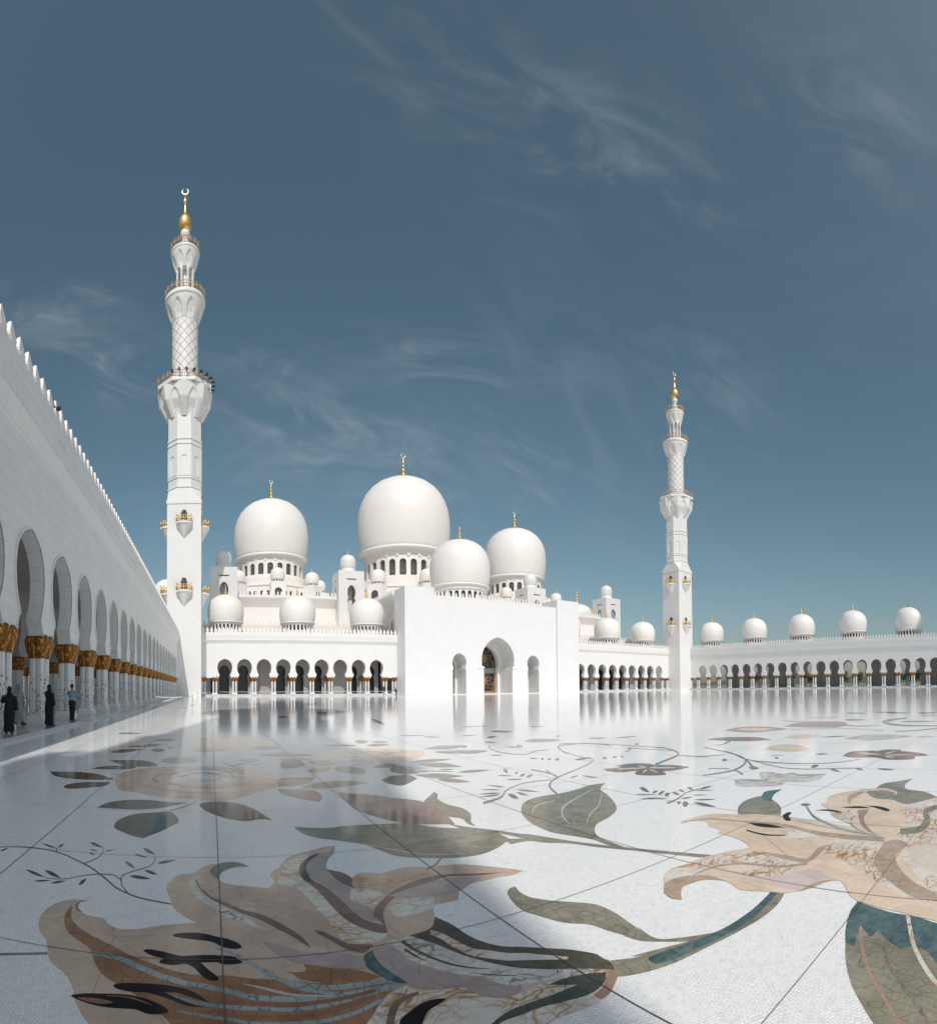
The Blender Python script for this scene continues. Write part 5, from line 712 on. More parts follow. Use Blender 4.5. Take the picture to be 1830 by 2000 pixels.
def dome(parent, x, y, zr, r, h, fh, name='dome', wins=24, zw0=None, zw1=None, rd=None, zb=None, big=False, mat='dome', moon=True, segs=48, cap=True):
    """shell on a ring at zr; drum of radius rd from zb with windows zw0..zw1"""
    sh = MB(); sh.lathe([(r * k, zr + h * t) for t, k in SH] + [(0, zr + h * 1.004)], segs)
    # ring moulding under the shell
    sh.lathe([(r * .86, zr - .055 * r), (r * .955, zr - .045 * r), (r * .97, zr - .02 * r), (r * .97, zr + .006 * r), (r * .93, zr + .03 * r)], segs, cap=False)
    o = sh.build(name, M[mat], parent)
    o.location = (x, y, 0)
    if fh:
        f = finial_mesh(fh).build('finial', M['gold'], o, (0, 0, zr + h * .995))
        if cap:
            g = MB(); g.lathe([(.19 * r, -.02 * h), (.12 * r, .006 * h), (.05 * r, .016 * h), (0, .018 * h)], 24); g.build('finial_base', M['gold'], o, (0, 0, zr + h * .995))
        if moon:
            c = MB(); c.torus((0, 0, 0), .075 * fh, .016 * fh, 'y', 26, 6, R(100), R(440), taper=True); c.build('crescent', M['crescent'], o, (0, 0, zr + h * .995 + .90 * fh))
    if rd:
        d = MB(); n = wins; ap = rd * math.cos(PI / n); hw = rd * math.sin(PI / n); ww = hw * .60
        for i in range(n):
            a = 2 * PI * (i + .5) / n + PI / 2
            T = Matrix.Rotation(a - PI / 2 + PI, 4, 'Z')    # local -y faces outwards
            T = Matrix.Rotation(a + PI / 2, 4, 'Z') @ Matrix.Translation((0, -ap, 0))
            zt = zw1; zs = zt - ww
            arc = [(-ww, zw0)] + [(-ww * math.cos(t), zs + ww * math.sin(t)) for t in [j * PI / 8 for j in range(9)]] + [(ww, zw0)]
            d.prism([(-hw, zb), (hw, zb), (hw, zr - .05 * r), (-hw, zr - .05 * r)], 0, .06 * rd, [arc[::-1]], M=T, back=False)
        # corbel band flaring out to the ring
        zc = zw1 + (.30 * (zr - zw1) if big else .15 * (zr - zw1))
        if big:
            ro = (r * .90); ap2 = (rd + (ro - rd) * .45) * math.cos(PI / n); hw2 = (rd + (ro - rd) * .45) * math.sin(PI / n)
            for i in range(n):
                a = 2 * PI * (i + .5) / n + PI / 2
                T = Matrix.Rotation(a + PI / 2, 4, 'Z') @ Matrix.Translation((0, -ap2, 0)); wq = hw2 * .80; zs = zc + .02 * r; zt_ = zr - .13 * r
                q = [(-hw2, zc - .02 * r), (-wq, zc - .02 * r)] + [(-wq * math.cos(t), zs + (zt_ - zs) * math.sin(t)) for t in [j * PI / 8 for j in range(1, 8)]] + [(wq, zc - .02 * r), (hw2, zc - .02 * r), (hw2, zr - .09 * r), (-hw2, zr - .09 * r)]
                d.prism(q, 0, (ro - rd) * .42, M=T)
            d.lathe([(ap2 * .99, zr - .092 * r), (rd + (ro - rd) * .5, zr - .09 * r), (rd + (ro - rd) * .62, zr - .075 * r), (ro * .985, zr - .05 * r)], segs, cap=False)
        else:
            d.lathe([(rd * .985, zc), (rd * 1.02, zc), (rd * 1.05, zc + .25 * (zr - zc)), (r * .90, zr - .05 * r)], segs, cap=False)
        d.lathe([(rd * .90, zb), (rd * .90, zr - .06 * r)], n, cap=False, ph=PI / 2)
        dd = d.build('drum', M['marble_warm'], o)
        # windows
        wm_ = MB(); wq = ww * 1.02; arc = [(-wq, zw0 - .02)] + [(-wq * math.cos(t), zw1 - ww + wq * math.sin(t)) for t in [j * PI / 8 for j in range(9)]] + [(wq, zw0 - .02)]
        wm_.prism(arc[::-1], 0, .03, back=True); me = wm_.mesh('window', M['window'])
        if big:
            for i in range(n):
                a = 2 * PI * (i + .5) / n + PI / 2; p = Vector((math.cos(a), math.sin(a), 0)) * (ap - .055 * rd)
                inst(me, 'window', o, (p.x, p.y, 0), a + PI / 2)
        else:
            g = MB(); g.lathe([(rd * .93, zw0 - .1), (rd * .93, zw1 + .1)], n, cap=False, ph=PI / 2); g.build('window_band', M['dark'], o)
    return o
def arcade_dome(root, x, y):
    return dome(root, x, y, 16.6, 4.2, 6.5, 2.9, rd=3.65, zb=13.2, zw0=14.75, zw1=16.0, wins=26, moon=False)

# ------------------------------------------------------------------ minarets
def rail(b, N_, r, z, h=1.35, poly=False, posts=None):
    posts = posts or N_ * 2
    def P(t):
        if not poly: return (r * math.cos(t), r * math.sin(t))
        k = r * math.cos(PI / N_) / math.cos(((t) % (2 * PI / N_)) - PI / N_); return (k * math.cos(t), k * math.sin(t))
    K = N_ * (2 if poly else 1) if poly else 32
    for zz in (z + .12, z + h * .55, z + h):
        for i in range(K if not poly else N_):
            t0 = 2 * PI * i / (K if not poly else N_); t1 = 2 * PI * (i + 1) / (K if not poly else N_)
            a, c = P(t0 + 1e-6), P(t1 - 1e-6); b.tube((a[0], a[1], zz), (c[0], c[1], zz), .055, 5)
    for i in range(posts):
        t = 2 * PI * i / posts; a = P(t + 1e-6); b.tube((a[0], a[1], z), (a[0], a[1], z + h + .3), .075, 5)
        for q in (.33, .66):
            t2 = 2 * PI * (i + q) / posts; a = P(t2); b.tube((a[0], a[1], z), (a[0], a[1], z + h), .035, 4)
def corbel(b, n, z0, z1, z2, r0, r1, poly, dep=.35):
    """flaring corbel with n pointed niches from z0 (radius r0) to z1 (radius r1), rim to z2"""
    def base(a, r):
        if not poly: return r
        return r * math.cos(PI / n) / math.cos(((a + PI / n) % (2 * PI / n)) - PI / n)
    def fn(u, v):
        a = 2 * PI * u; z = z0 + (z1 - z0) * v
        rr = r0 + (r1 - r0) * ((v / .52 * .82 if v < .52 else .82 + .18 * (v - .52) / .48) if poly else .62 * v + .38 * math.sin(v * PI / 2))
        k = abs(((a / (2 * PI / n)) % 1) - .5) * 2          # 0 in the middle of a face
        if poly: k = abs((((a + PI / n) / (2 * PI / n)) % 1) - .5) * 2
        w_ = .62 * (1 - max(0, (v - .50)) / .34) ** .55 if v < .835 else 0
        nich = 0.0
        if w_ > 0 and v > .02: nich = dep * max(0, min(1, (w_ - k) / .14)) * min(1, v * 4)
        rr2 = max(rr * 1.0 - nich * (.4 + (r1 - r0) * .5), r0 * .96)
        rr2 = base(a, rr2); return (rr2 * math.cos(a), rr2 * math.sin(a), z)
    b.surf(fn, n * 24, 26, sm=not poly)
    if poly:
        ph = 0.0; b.lathe([(r1 * .97, z1 - .02), (r1 * 1.03, z1 + .1), (r1 * 1.03, z2), (.1, z2)], n, ph=PI / n * 0 + 0, sm=False, cap=True) if False else b.lathe([(r1 * .97, z1 - .02), (r1 * 1.03, z1 + .1), (r1 * 1.03, z2), (.1, z2)], n, ph=0.0, sm=False, cap=False)
    else: b.lathe([(r1 * .98, z1 - .02), (r1 * 1.03, z1 + .1), (r1 * 1.03, z2 - .05), (r1, z2), (.1, z2)], 48, cap=False)
def minaret_parts(root, speakers=False):
    b = MB(); b.box(-3.5, 3.5, -3.5, 3.5, 0.0, 39.6); b.box(-3.62, 3.62, -3.62, 3.62, 39.6, 40.3)
    b.build('base_shaft', M['facade'], root)
    o8 = 3.42 / math.cos(PI / 8)          # circumradius of the octagon
    s = MB()
    # broach from square to octagon
    q = 3.42 * math.tan(PI / 8)
    sq = [(-3.5, -3.5), (3.5, -3.5), (3.5, 3.5), (-3.5, 3.5)]; oc = [(-q, -3.42), (q, -3.42), (3.42, -q), (3.42, q), (q, 3.42), (-q, 3.42), (-3.42, q), (-3.42, -q)]
    z0, z1 = 40.3, 43.0
    for i in range(4):
        a, c = sq[i], sq[(i + 1) % 4]; p, r_ = oc[2 * i], oc[2 * i + 1]; nx = oc[(2 * i + 2) % 8]
        s.face([(a[0], a[1], z0), (c[0], c[1], z0), (r_[0], r_[1], z1), (p[0], p[1], z1)]); s.face([(c[0], c[1], z0), (nx[0], nx[1], z1), (r_[0], r_[1], z1)])
    prof = [(o8, 43.0), (o8 * 1.045, 43.05), (o8 * 1.045, 43.35), (o8, 43.45), (o8, 44.9), (o8 * 1.045, 45.0), (o8 * 1.045, 45.35), (o8, 45.45), (o8, 52.0), (o8 * 1.045, 52.1), (o8 * 1.045, 52.45), (o8, 52.5), (o8, 53.05), (o8 * 1.045, 53.1), (o8 * 1.045, 53.45), (o8, 53.5), (o8, 60.0)]
    s.lathe(prof, 8, sm=False, ph=PI / 8, cap=False)
    for i in range(8):      # raised frames of blind arches
        T = Matrix.Rotation(i * PI / 4, 4, 'Z') @ Matrix.Translation((0, -3.42, 0)); ww = .62
        arc = [(-ww, 46.0), (-ww, 49.2)] + [(-ww * math.cos(t), 49.2 + ww * math.sin(t)) for t in [j * PI / 8 for j in range(1, 8)]] + [(ww, 49.2), (ww, 46.0)]
        s.prism([(-1.36, 45.5), (1.36, 45.5), (1.36, 51.6), (-1.36, 51.6)], -.14, 0, [arc[::-1]], M=T, back=False)
    s.build('octagonal_shaft', M['facade'], root)
    c1 = MB(); 
    q8 = MB(); corbel(q8, 8, 57.9, 64.1, 64.9, o8, 5.85, True, .24); c1.merge(q8, Matrix.Rotation(PI / 8, 4, 'Z')); c1.build('gallery', M['plain'], root)
    r1 = MB(); q8 = MB(); rail(q8, 8, 5.95, 64.9, 1.35, True, 24); r1.merge(q8, Matrix.Rotation(PI / 8, 4, 'Z')); r1.build('railing', M['rail'], root)
    cy = MB(); cy.lathe([(2.75, 64.8), (2.75, 80.5)], 48, cap=False); cy.build('round_shaft', M['plain'], root)
    lt = MB(); NS = 10
    for d in (-1, 1):
        for k in range(NS):
            a0 = 2 * PI * k / NS
            def fn(u, v, d=d, a0=a0):
                z = 65.2 + 13.6 * v; a = a0 + d * 2 * PI * (13.6 * v) / 20.0 + (u - .5) * .062 * d; r = 2.75 + .05 * (1 if 0 < u < 1 else -.2); return (r * math.cos(a), r * math.sin(a), z)
            lt.surf(fn, 3, 30, closed=False)
    lt.build('lattice', M['rib'], root)
    c2 = MB(); corbel(c2, 8, 79.0, 83.3, 84.3, 2.78, 4.15, False, .24); c2.build('gallery', M['plain'], root)
    r2 = MB(); rail(r2, 8, 4.3, 84.3, 1.3, False, 20); r2.build('railing', M['rail'], root)
    ln = MB(); ln.lathe([(.95, 84.2), (.95, 90.9)], 16, cap=False)
    for i in range(8):
        a = 2 * PI * (i + .5) / 8; ln.lathe([(.36, 84.3), (.28, 84.8), (.24, 89.7), (.38, 90.0), (.38, 90.6)], 10, (1.75 * math.cos(a), 1.75 * math.sin(a), 0))
    ln.build('lantern', M['plain'], root)
    c3 = MB(); corbel(c3, 8, 90.5, 94.0, 94.6, 2.05, 3.0, False, .24); c3.lathe([(2.05, 90.52), (.5, 90.52)], 32, cap=False); c3.build('gallery', M['plain'], root)
    r3 = MB(); rail(r3, 8, 3.1, 94.6, 1.3, False, 16); r3.build('railing', M['rail'], root)
    st = MB(); st.lathe([(.85, 94.5), (.8, 95.9), (.98, 96.4), (.98, 96.9), (.6, 97.4), (.5, 97.7), (.9, 98.2), (1.02, 98.7), (.9, 99.3), (.6, 99.6)], 24); st.build('stem', M['plain'], root)
    f = MB(); f.lathe([(.7, 99.4), (1.2, 99.9), (1.46, 100.8), (1.42, 101.7), (1.05, 102.4), (.55, 102.8), (.33, 103.6), (.22, 104.8), (.18, 105.3), (.42, 105.7), (.48, 106.0), (.35, 106.4), (.14, 106.8), (.09, 107.4)], 28); f.build('finial', M['gold'], root)
    cr = MB(); cr.torus((0, 0, 108.15), .66, .17, 'y', 32, 8, R(118), R(422), taper=True); cr.build('crescent', M['crescent'], root)
    # four faces, two balconies on each
    for i in range(4):
        for zb in (35.6, 21.6):
            bb = MB(); w_ = 1.55
            bb.add([(-w_, 0, zb - .35), (w_, 0, zb - .35), (w_, -.9, zb - .35), (.75, -1.55, zb - .35), (-.75, -1.55, zb - .35), (-w_, -.9, zb - .35), (0, 0, zb - 3.3)], [(0, 6, 1), (1, 6, 2), (2, 6, 3), (3, 6, 4), (4, 6, 5), (5, 6, 0), (0, 1, 2, 3, 4, 5)])
            ring = [(-w_ - .08, 0), (w_ + .08, 0), (w_ + .08, -.95), (.8, -1.65), (-.8, -1.65), (-w_ - .08, -.95)]
            bb.add([(x, y, zb - .35) for x, y in ring] + [(x, y, zb) for x, y in ring], [(5, 4, 3, 2, 1, 0), (6, 7, 8, 9, 10, 11)] + [(k, (k + 1) % 6, 6 + (k + 1) % 6, 6 + k) for k in range(6)])
            T = Matrix.Rotation(i * PI / 2, 4, 'Z') @ Matrix.Translation((0, -3.5, 0)); g = MB(); g.merge(bb, T); bo = g.build('balcony', M['plain'], root)
            rl = MB(); pth = [(-w_, -.02), (-w_, -.9), (-.75, -1.55), (.75, -1.55), (w_, -.9), (w_, -.02)]
            for k in range(5):
                a, c = pth[k], pth[k + 1]
                for zz in (.12, .6, 1.15): rl.tube((a[0], a[1], zb + zz), (c[0], c[1], zb + zz), .06, 5)
                for t in (0, .25, .5, .75): rl.tube((a[0] + (c[0] - a[0]) * t, a[1] + (c[1] - a[1]) * t, zb), (a[0] + (c[0] - a[0]) * t, a[1] + (c[1] - a[1]) * t, zb + (1.6 if t == 0 else 1.15)), .09 if t == 0 else .05, 5)
            g = MB(); g.merge(rl, T); g.build('railing', M['gold'], bo)
            dr = MB(); dr.prism([(-.62, zb), (.62, zb), (.62, zb + 1.9), (.5, zb + 2.4), (.25, zb + 2.7), (0, zb + 2.8), (-.25, zb + 2.7), (-.5, zb + 2.4), (-.62, zb + 1.9)], -.05, 0.02); g = MB(); g.merge(dr, T); g.build('doorway', M['window'], bo)
    if speakers:
        for k in range(12):
            a = R(-112 + 14 * k); r_ = 5.9
            hn = MB(); hn.tube((0, 0, 0), (.5, 0, 0), .12, 10, .34); hn.tube((-.3, 0, 0), (0, 0, 0), .14, 8)
            o = hn.build('loudspeaker', M['black'], root, (r_ * math.cos(a), r_ * math.sin(a), 65.9), a)
ML = thing('minaret', 'tall nearest minaret at the left end of the facade, black loudspeakers on its gallery', 'minaret', (-5.45, 109.9, 0), 0, 'minarets at the courtyard corners')
minaret_parts(ML, True)
def mcopy(loc, label):
    o = ML.copy(); col.objects.link(o); o.location = loc; o['label'] = label
    for ch in list(ML.children):
        if ch.name.startswith('loudspeaker'): continue
        copy_tree(ch, o)
    return o
mcopy((138.6, 110.9, 0), 'white minaret standing at the far corner between the entrance facade and the right arcade')
mb = mcopy((-5.5, -21.0, 0), 'minaret behind the viewer whose long shadow crosses the inlaid floor')
mb.scale = (.82, .82, 1)
mcopy((141.0, -15.0, 0), 'minaret behind the viewer at the near end of the right arcade, shading its last dome')

# ------------------------------------------------------------------ the arcades
P1 = 4.31
A1 = thing('arcade', 'long shaded arcade along the left edge with gilt palm capitals and a crenellated top', 'arcade', (-6.8, 102.9 - P1 * 28, 0), PI / 2, 'arcades round the courtyard'); A1.scale = (1, 1, .96)
arcade(A1, -2.0, P1 * 28 + 3.55, [P1 * k for k in range(29)], plinth=.12, mid=True, th=.60, cy=.36, wm_='marble', msrc=MERL)
A2 = thing('arcade', 'sunlit arcade of nine keyhole arches between the left minaret and the entrance portal', 'arcade', (0, 112.4, 0), 0, 'arcades round the courtyard')
def hall_front(root, xs, xa, xb, doms):
    arcade(root, xa, xb, xs, plinth=.42, outer=lambda i: False, zc=-.1)
    w2 = MB(); dk = MB()
    for i in range(len(xs) - 1):
        cx = (xs[i] + xs[i + 1]) / 2
        if i % 4 in (0, 1, 3): w2.prism([(xs[i], .43)] + keyhole(cx, .43, 4.3, 6.9, 1.25, .95, 1.15) + [(xs[i + 1], .43), (xs[i + 1], 8.69), (xs[i], 8.69)], 5.2, 6.0)
        else: w2.box(xs[i], xs[i + 1], 5.2, 6.0, .43, 8.69); w2.box(cx - .4, cx + .4, 4.9, 5.199, .43, 8.69)
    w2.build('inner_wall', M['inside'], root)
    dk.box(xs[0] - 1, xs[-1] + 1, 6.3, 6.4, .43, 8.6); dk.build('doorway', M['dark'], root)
    for i, x in enumerate(xs):
        if i % 2 == 0: column(root, x, 4.6, .42)
    for dx in doms: arcade_dome(root, dx, 6.6)
XL = [3.05 + 4.24 * (k - .5) for k in range(10)]
hall_front(A2, XL, -2.0, 41.9, (3.4, 20.0, 36.8))
for x in (-1.5, 41.3): column(A2, x, .42, .32)
A3 = thing('arcade', 'narrower looking sunlit arcade between the entrance portal and the far right minaret', 'arcade', (0, 112.4, 0), 0, 'arcades round the courtyard')
XR = sorted(133.2 - x for x in XL)
hall_front(A3, XR, 91.4, 135.2, (96.6, 113.2, 129.7))
for x in (134.7, 91.95): column(A3, x, .42, .32)
P4 = 4.244
A4 = thing('arcade', 'distant arcade along the right side with five domes and sky through its arches', 'arcade', (141.0, 102.5 + P4 / 2, 0), -PI / 2, 'arcades round the courtyard')
arcade(A4, -3.4, P4 * 27 + 1, [P4 * k for k in range(28)], plinth=.35, outer=lambda i: (i + 1) % 4 in (0, 1), detail=False)
for k in range(5): arcade_dome(A4, (102.5 + P4 / 2) - (103.2 - 17.05 * k), 6.6)
column(A4, -3.0, .42, .25)

# ------------------------------------------------------------------ entrance portal
PO = thing('entrance_portal', 'massive plain white entrance block with one tall arched doorway and two keyhole niches', 'portal', (0, 107.2, 0))
fw = MB(); Xa, Xb, ZT = 49.07, 84.07, 22.3
big = [(4.05, 0.02), (4.05, 5.9), (4.55, 6.05), (4.55, 6.9), (4.62, 8.0), (4.55, 9.2), (4.2, 10.4), (3.5, 11.6), (2.5, 12.6), (1.3, 13.35), (0, 13.75)]
bp = [(66.3 - x, z) for x, z in big] + [(66.3 + x, z) for x, z in reversed(big[:-1])]
n1 = keyhole(55.7, .02, 6.0, 9.6, 1.85, 1.55, 1.75); n2 = keyhole(76.7, .02, 6.0, 9.6, 1.85, 1.55, 1.75)
fw.prism([(Xa, .02)] + n1 + bp + n2 + [(Xb, .02), (Xb, ZT), (Xa, ZT)], .65, 1.75)
fw.build('front_wall', M['portal'], PO)
tn = MB()
def tunnel(b, pts, y0, y1, k=1.0, cx=0):
    for i in range(len(pts) - 1):
        a, c = pts[i], pts[i + 1]; b.face([(a[0], y0, a[1]), (c[0], y0, c[1]), (c[0], y1, c[1]), (a[0], y1, a[1])])
ins = [(66.3 + (x - 66.3) * 1.06, z * 1.0 + (0.25 if z > 1 else 0)) for x, z in bp]
tunnel(tn, ins, 1.74, 7.8)
tn.prism([(60.5, .02)] + [(66.6 - 3.3, .02), (66.6 - 3.3, 6.2), (66.6 - 3.55, 6.9), (66.6 - 3.5, 8.2), (66.6 - 3.1, 9.6), (66.6 - 2.3, 10.8), (66.6 - 1.2, 11.7), (66.6, 12.1), (66.6 + 1.2, 11.7), (66.6 + 2.3, 10.8), (66.6 + 3.1, 9.6), (66.6 + 3.5, 8.2), (66.6 + 3.55, 6.9), (66.6 + 3.3, 6.2), (66.6 + 3.3, .02)] + [(72.1, .02), (72.1, 15), (60.5, 15)], 7.0, 8.4)
for q in (n1, n2): tunnel(tn, [(sum(p[0] for p in q) / len(q) + (p[0] - sum(p[0] for p in q) / len(q)) * 1.05, p[1] + .1) for p in q], 1.74, 6.5)
for cx in (55.7, 76.7):
    tn.prism([(cx - 2.6, .02)] + keyhole(cx, .02, 5.0, 8.2, 1.35, 1.1, 1.25) + [(cx + 2.6, .02), (cx + 2.6, 11), (cx - 2.6, 11)], 5.6, 6.4)
tn.build('recess', M['plain'], PO)
py = MB(); py.box(41.9, 49.07, 0, 6.6, .02, 24.3); py.build('pylon', M['portal'], PO)
py = MB(); py.box(84.07, 91.4, 0, 6.6, .02, 24.3); py.build('pylon', M['portal'], PO)
rr = MB(); rr.box(49.08, 84.06, 1.76, 6.5, 16.0, 21.6); rr.build('roof', M['plain'], PO)
st = MB(); st.box(44, 89, -.35, .6, .003, .12); st.build('step', M['plain'], PO)
for xa_, xb_ in ((60.7, 62.35), (70.25, 71.9)):
    im = MB(); im.box(xa_, xb_, .5, .66, 6.1, 6.6); im.build('impost', M['plain'], PO)
# the door: dark glass behind a gilt flower lattice
dg = MB(); dg.box(63.0, 70.2, 8.45, 8.5, .02, 12.4); door = dg.build('door', M['dark'], PO)
la = MB()
def petal_curve(cx, cz, a, L_, w_, r_=.055):
    pts = []
    for k in range(13):
        t = k / 12; s_ = math.sin(PI * t); x = L_ * t; pts.append((x, w_ * s_))
    for sg in (-1, 1):
        for k in range(12):
            p, q = pts[k], pts[k + 1]
            f = lambda p: (cx + p[0] * math.cos(a) - sg * p[1] * math.sin(a), 8.38, cz + p[0] * math.sin(a) + sg * p[1] * math.cos(a))
            la.tube(f(p), f(q), r_, 4)
for cz in (3.3, 9.0):
    for k in range(10): petal_curve(66.6, cz, 2 * PI * k / 10 + .3, 2.5 + .4 * (k % 2), .42)
    for k in range(10): petal_curve(66.6, cz, 2 * PI * (k + .5) / 10 + .3, 1.3, .25)
for sg in (-1, 1):
    for cz in (.6, 6.0): petal_curve(66.6 + sg * 2.2, cz, PI / 2 - sg * .5, 2.2, .3); petal_curve(66.6 + sg * 2.9, cz, PI / 2, 2.6, .2)
m = NM('bronze_lattice'); m.set('Base Color', (0.48, 0.29, 0.15, 1)); m.set('Metallic', 0.5); m.set('Roughness', 0.45); M['bronze'] = m.m
la.build('lattice', M['bronze'], door)
pf = MB(); pf.box(63.3, 69.9, 8.2, 8.44, .02, .62); pf.box(69.65, 69.9, 8.2, 8.44, .62, 5.6); pf.box(63.3, 63.55, 8.2, 8.44, .62, 5.6); pf.build('door_frame', M['bronze'], door)
tp = MB(); tp.box(63.5, 69.7, 8.30, 8.34, 5.2, 6.5); m = NM('pale_green_glass'); m.set('Base Color', (0.30, 0.36, 0.33, 1)); m.set('Roughness', 0.2); tp.build('transom', m.m, door)
for cx in (55.7, 76.7):
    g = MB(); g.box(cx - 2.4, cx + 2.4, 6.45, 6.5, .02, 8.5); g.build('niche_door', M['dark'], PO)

# ------------------------------------------------------------------ prayer hall with its great domes
HA = thing('prayer_hall', 'cream domed prayer hall rising behind the arcade and the entrance block', 'mosque', (0, 0, 0))
def block(x0, x1, y0, y1, zw, zt, ov=1.5, mer=True, sides='fblr', wn_=None):
    b = MB(); b.box(x0, x1, y0, y1, 0.05, zw); b.build('wall', M['marble_warm'], HA)
    c = MB(); c.box(x0 - ov, x1 + ov, y0 - ov, y1 + ov, zt - .55, zt)
    c.add([(x0, y0, zw), (x1, y0, zw), (x1, y1, zw), (x0, y1, zw), (x0 - ov, y0 - ov, zt - .55), (x1 + ov, y0 - ov, zt - .55), (x1 + ov, y1 + ov, zt - .55), (x0 - ov, y1 + ov, zt - .55)], [(0, 1, 5, 4), (1, 2, 6, 5), (2, 3, 7, 6), (3, 0, 4, 7)])
    c.build('cornice', M['marble_warm'], HA)
    if mer:
        a, b2, c2, d = x0 - ov + .3, x1 + ov - .3, y0 - ov + .3, y1 + ov - .3
        parapet('parapet', [(a, c2, b2, c2), (a, c2, a, d), (b2, c2, b2, d)], M['marble_warm'], HA, zt, .95, MERS, .1)
block(8.6, 34.4, 137.0, 205, 23.1, 26.0)
block(98.8, 124.6, 137.0, 205, 23.1, 26.0)
block(37.0, 96.2, 141.0, 205, 23.1, 25.99, mer=False)
block(43.5, 89.7, 117.4, 138.9, 21.6, 24.2, 1.2)
for xa_, xb_ in ((-2, 41.8), (91.6, 137)):
    ld = MB(); ld.box(xa_, xb_, 125.4, 136.9, 0.05, 16.9); ld.build('lower_roof', M['marble_warm'], HA)
parapet('parapet', [(-2, 125.6, 41.8, 125.6)], M['marble_warm'], HA, 16.9, .95, MERS, .1)
parapet('parapet', [(91.6, 125.6, 137, 125.6)], M['marble_warm'], HA, 16.9, .95, MERS, .1)
# lancet windows in the side of the central block
for y, zc in ((120.0, 15.3), (128.0, 16.0)):
    g = MB(); g.prism([(-.5, 13.2), (.5, 13.2), (.5, 17.0), (.3, 17.8), (0, 18.2), (-.3, 17.8), (-.5, 17.0)], 0, .06, M=Matrix.Translation((43.44, y, 0)) @ Matrix.Rotation(-PI / 2, 4, 'Z')); g.build('window', M['window'], HA)
def tier(cx, cy, apo, z0, z1, ndw, rs, spots, n=8):
    """octagonal tier with windows; piers carrying small domes at the given bearings"""
    b = MB(); hw = apo * math.tan(PI / 8)
    wm2 = MB(); zt = z0 + (z1 - z0) * .78; zb_ = z0 + (z1 - z0) * .32; ww = .55
    arc = [(-ww, zb_)] + [(-ww * math.cos(t), zt - ww + ww * math.sin(t)) for t in [j * PI / 6 for j in range(7)]] + [(ww, zb_)]
    for i in range(8):
        T = Matrix.Translation((cx, cy, 0)) @ Matrix.Rotation(i * PI / 4 + PI / 8, 4, 'Z') @ Matrix.Translation((0, -apo, 0))
        cs = [hw * q for q in (-.5, -.18, .18, .5)]
        b.prism([(-hw, z0), (hw, z0), (hw, z1), (-hw, z1)], 0, .6, [[(p[0] + c_, p[1]) for p in arc[::-1]] for c_ in cs], M=T, back=False)
        for c_ in cs:
            g = MB(); g.prism([(p[0] * 1.05 + c_, p[1]) for p in arc[::-1]], .42, .5, M=T); g.build('window', M['window'], HA)
    b.lathe([(apo / math.cos(PI / 8) * 1.0, z1 - .02), (apo / math.cos(PI / 8) * 1.02, z1), (apo / math.cos(PI / 8) * 1.02, z1 + .3), (.5, z1 + .3)], 8, (cx, cy, 0), sm=False, cap=False, ph=0)
    for a in spots:
        x, y = cx + rs[0] * math.sin(R(a)), cy - rs[0] * math.cos(R(a)); q = MB(); w2 = rs[1] * 1.02
        zt2 = z0 + (z1 - z0) * .80; w3 = w2 * .5
        arc2 = [(-w3, zb_)] + [(-w3 * math.cos(t), zt2 - w3 + w3 * math.sin(t)) for t in [j * PI / 6 for j in range(7)]] + [(w3, zb_)]
        T = Matrix.Translation((x, y, 0)) @ Matrix.Rotation(R(a), 4, 'Z')
        pr = MB(); pr.prism([(-w2, z0), (w2, z0), (w2, z1 + .35), (-w2, z1 + .35)], -w2, -w2 + .5, [arc2[::-1]]); pr.box(-w2, w2, -w2 + .5, w2, z0, z1 + .35)
        b.merge(pr, T)
        g = MB(); g.prism([(p[0] * 1.03, p[1]) for p in arc2[::-1]], -w2 + .35, -w2 + .48, M=T); g.build('window', M['window'], HA)
        dome(HA, x, y, z1 + 1.35, rs[1], rs[1] * 1.62, rs[1] * .75, rd=rs[1] * .84, zb=z1 + .3, zw0=z1 + .62, zw1=z1 + 1.1, wins=14, segs=28, moon=False, cap=False, name='dome', mat='marble_warm')
    b.build('tier', M['marble_warm'], HA)
    # merlons round the foot
    cr_ = apo * 1.12; c_ = [(cx + cr_ / math.cos(PI / 8) * math.cos(PI / 4 * k), cy + cr_ / math.cos(PI / 8) * math.sin(PI / 4 * k)) for k in range(8)]
def pedestal(cx, cy, r, z0, z1):
    b = MB(); b.lathe([(r * 1.22, z0), (r * 1.22, z1 - .9), (r * 1.1, z1 - .2), (r * 1.02, z1), (.3, z1)], 40, (cx, cy, 0), cap=False, sm=False); b.build('pedestal', M['marble_warm'], HA)
tier(66.6, 171, 18.4, 26.0, 33.9, 3, (20.3, 2.5), (-90, -45, 0, 45, 90))
pedestal(66.6, 171, 13.9, 34.2, 38.2)
dome(HA, 66.6, 171, 47.9, 16.4, 27.4, 9.6, rd=13.9, zb=38.0, zw0=38.6, zw1=44.0, big=True, segs=72)
for cx in (20.0, 113.2):
    tier(cx, 171, 14.3, 26.0, 33.0, 3, (16.2, 2.2), (-90, -45, 0, 45, 90))
    pedestal(cx, 171, 10.7, 33.3, 36.9)
    dome(HA, cx, 171, 43.6, 12.3, 20.2, 7.3, rd=10.7, zb=36.6, zw0=37.3, zw1=40.9, wins=22, big=True, segs=64)
pb = MB(); pb.lathe([(9.4, 24.2), (9.4, 24.9), (8.2, 25.0), (.3, 25.0)], 40, (66.6, 128.2, 0), cap=False); pb.build('pedestal', M['marble_warm'], HA)
dome(HA, 66.6, 128.2, 29.1, 8.45, 13.4, 4.7, rd=7.3, zb=24.9, zw0=25.4, zw1=27.3, wins=26, big=False, segs=56, moon=False)
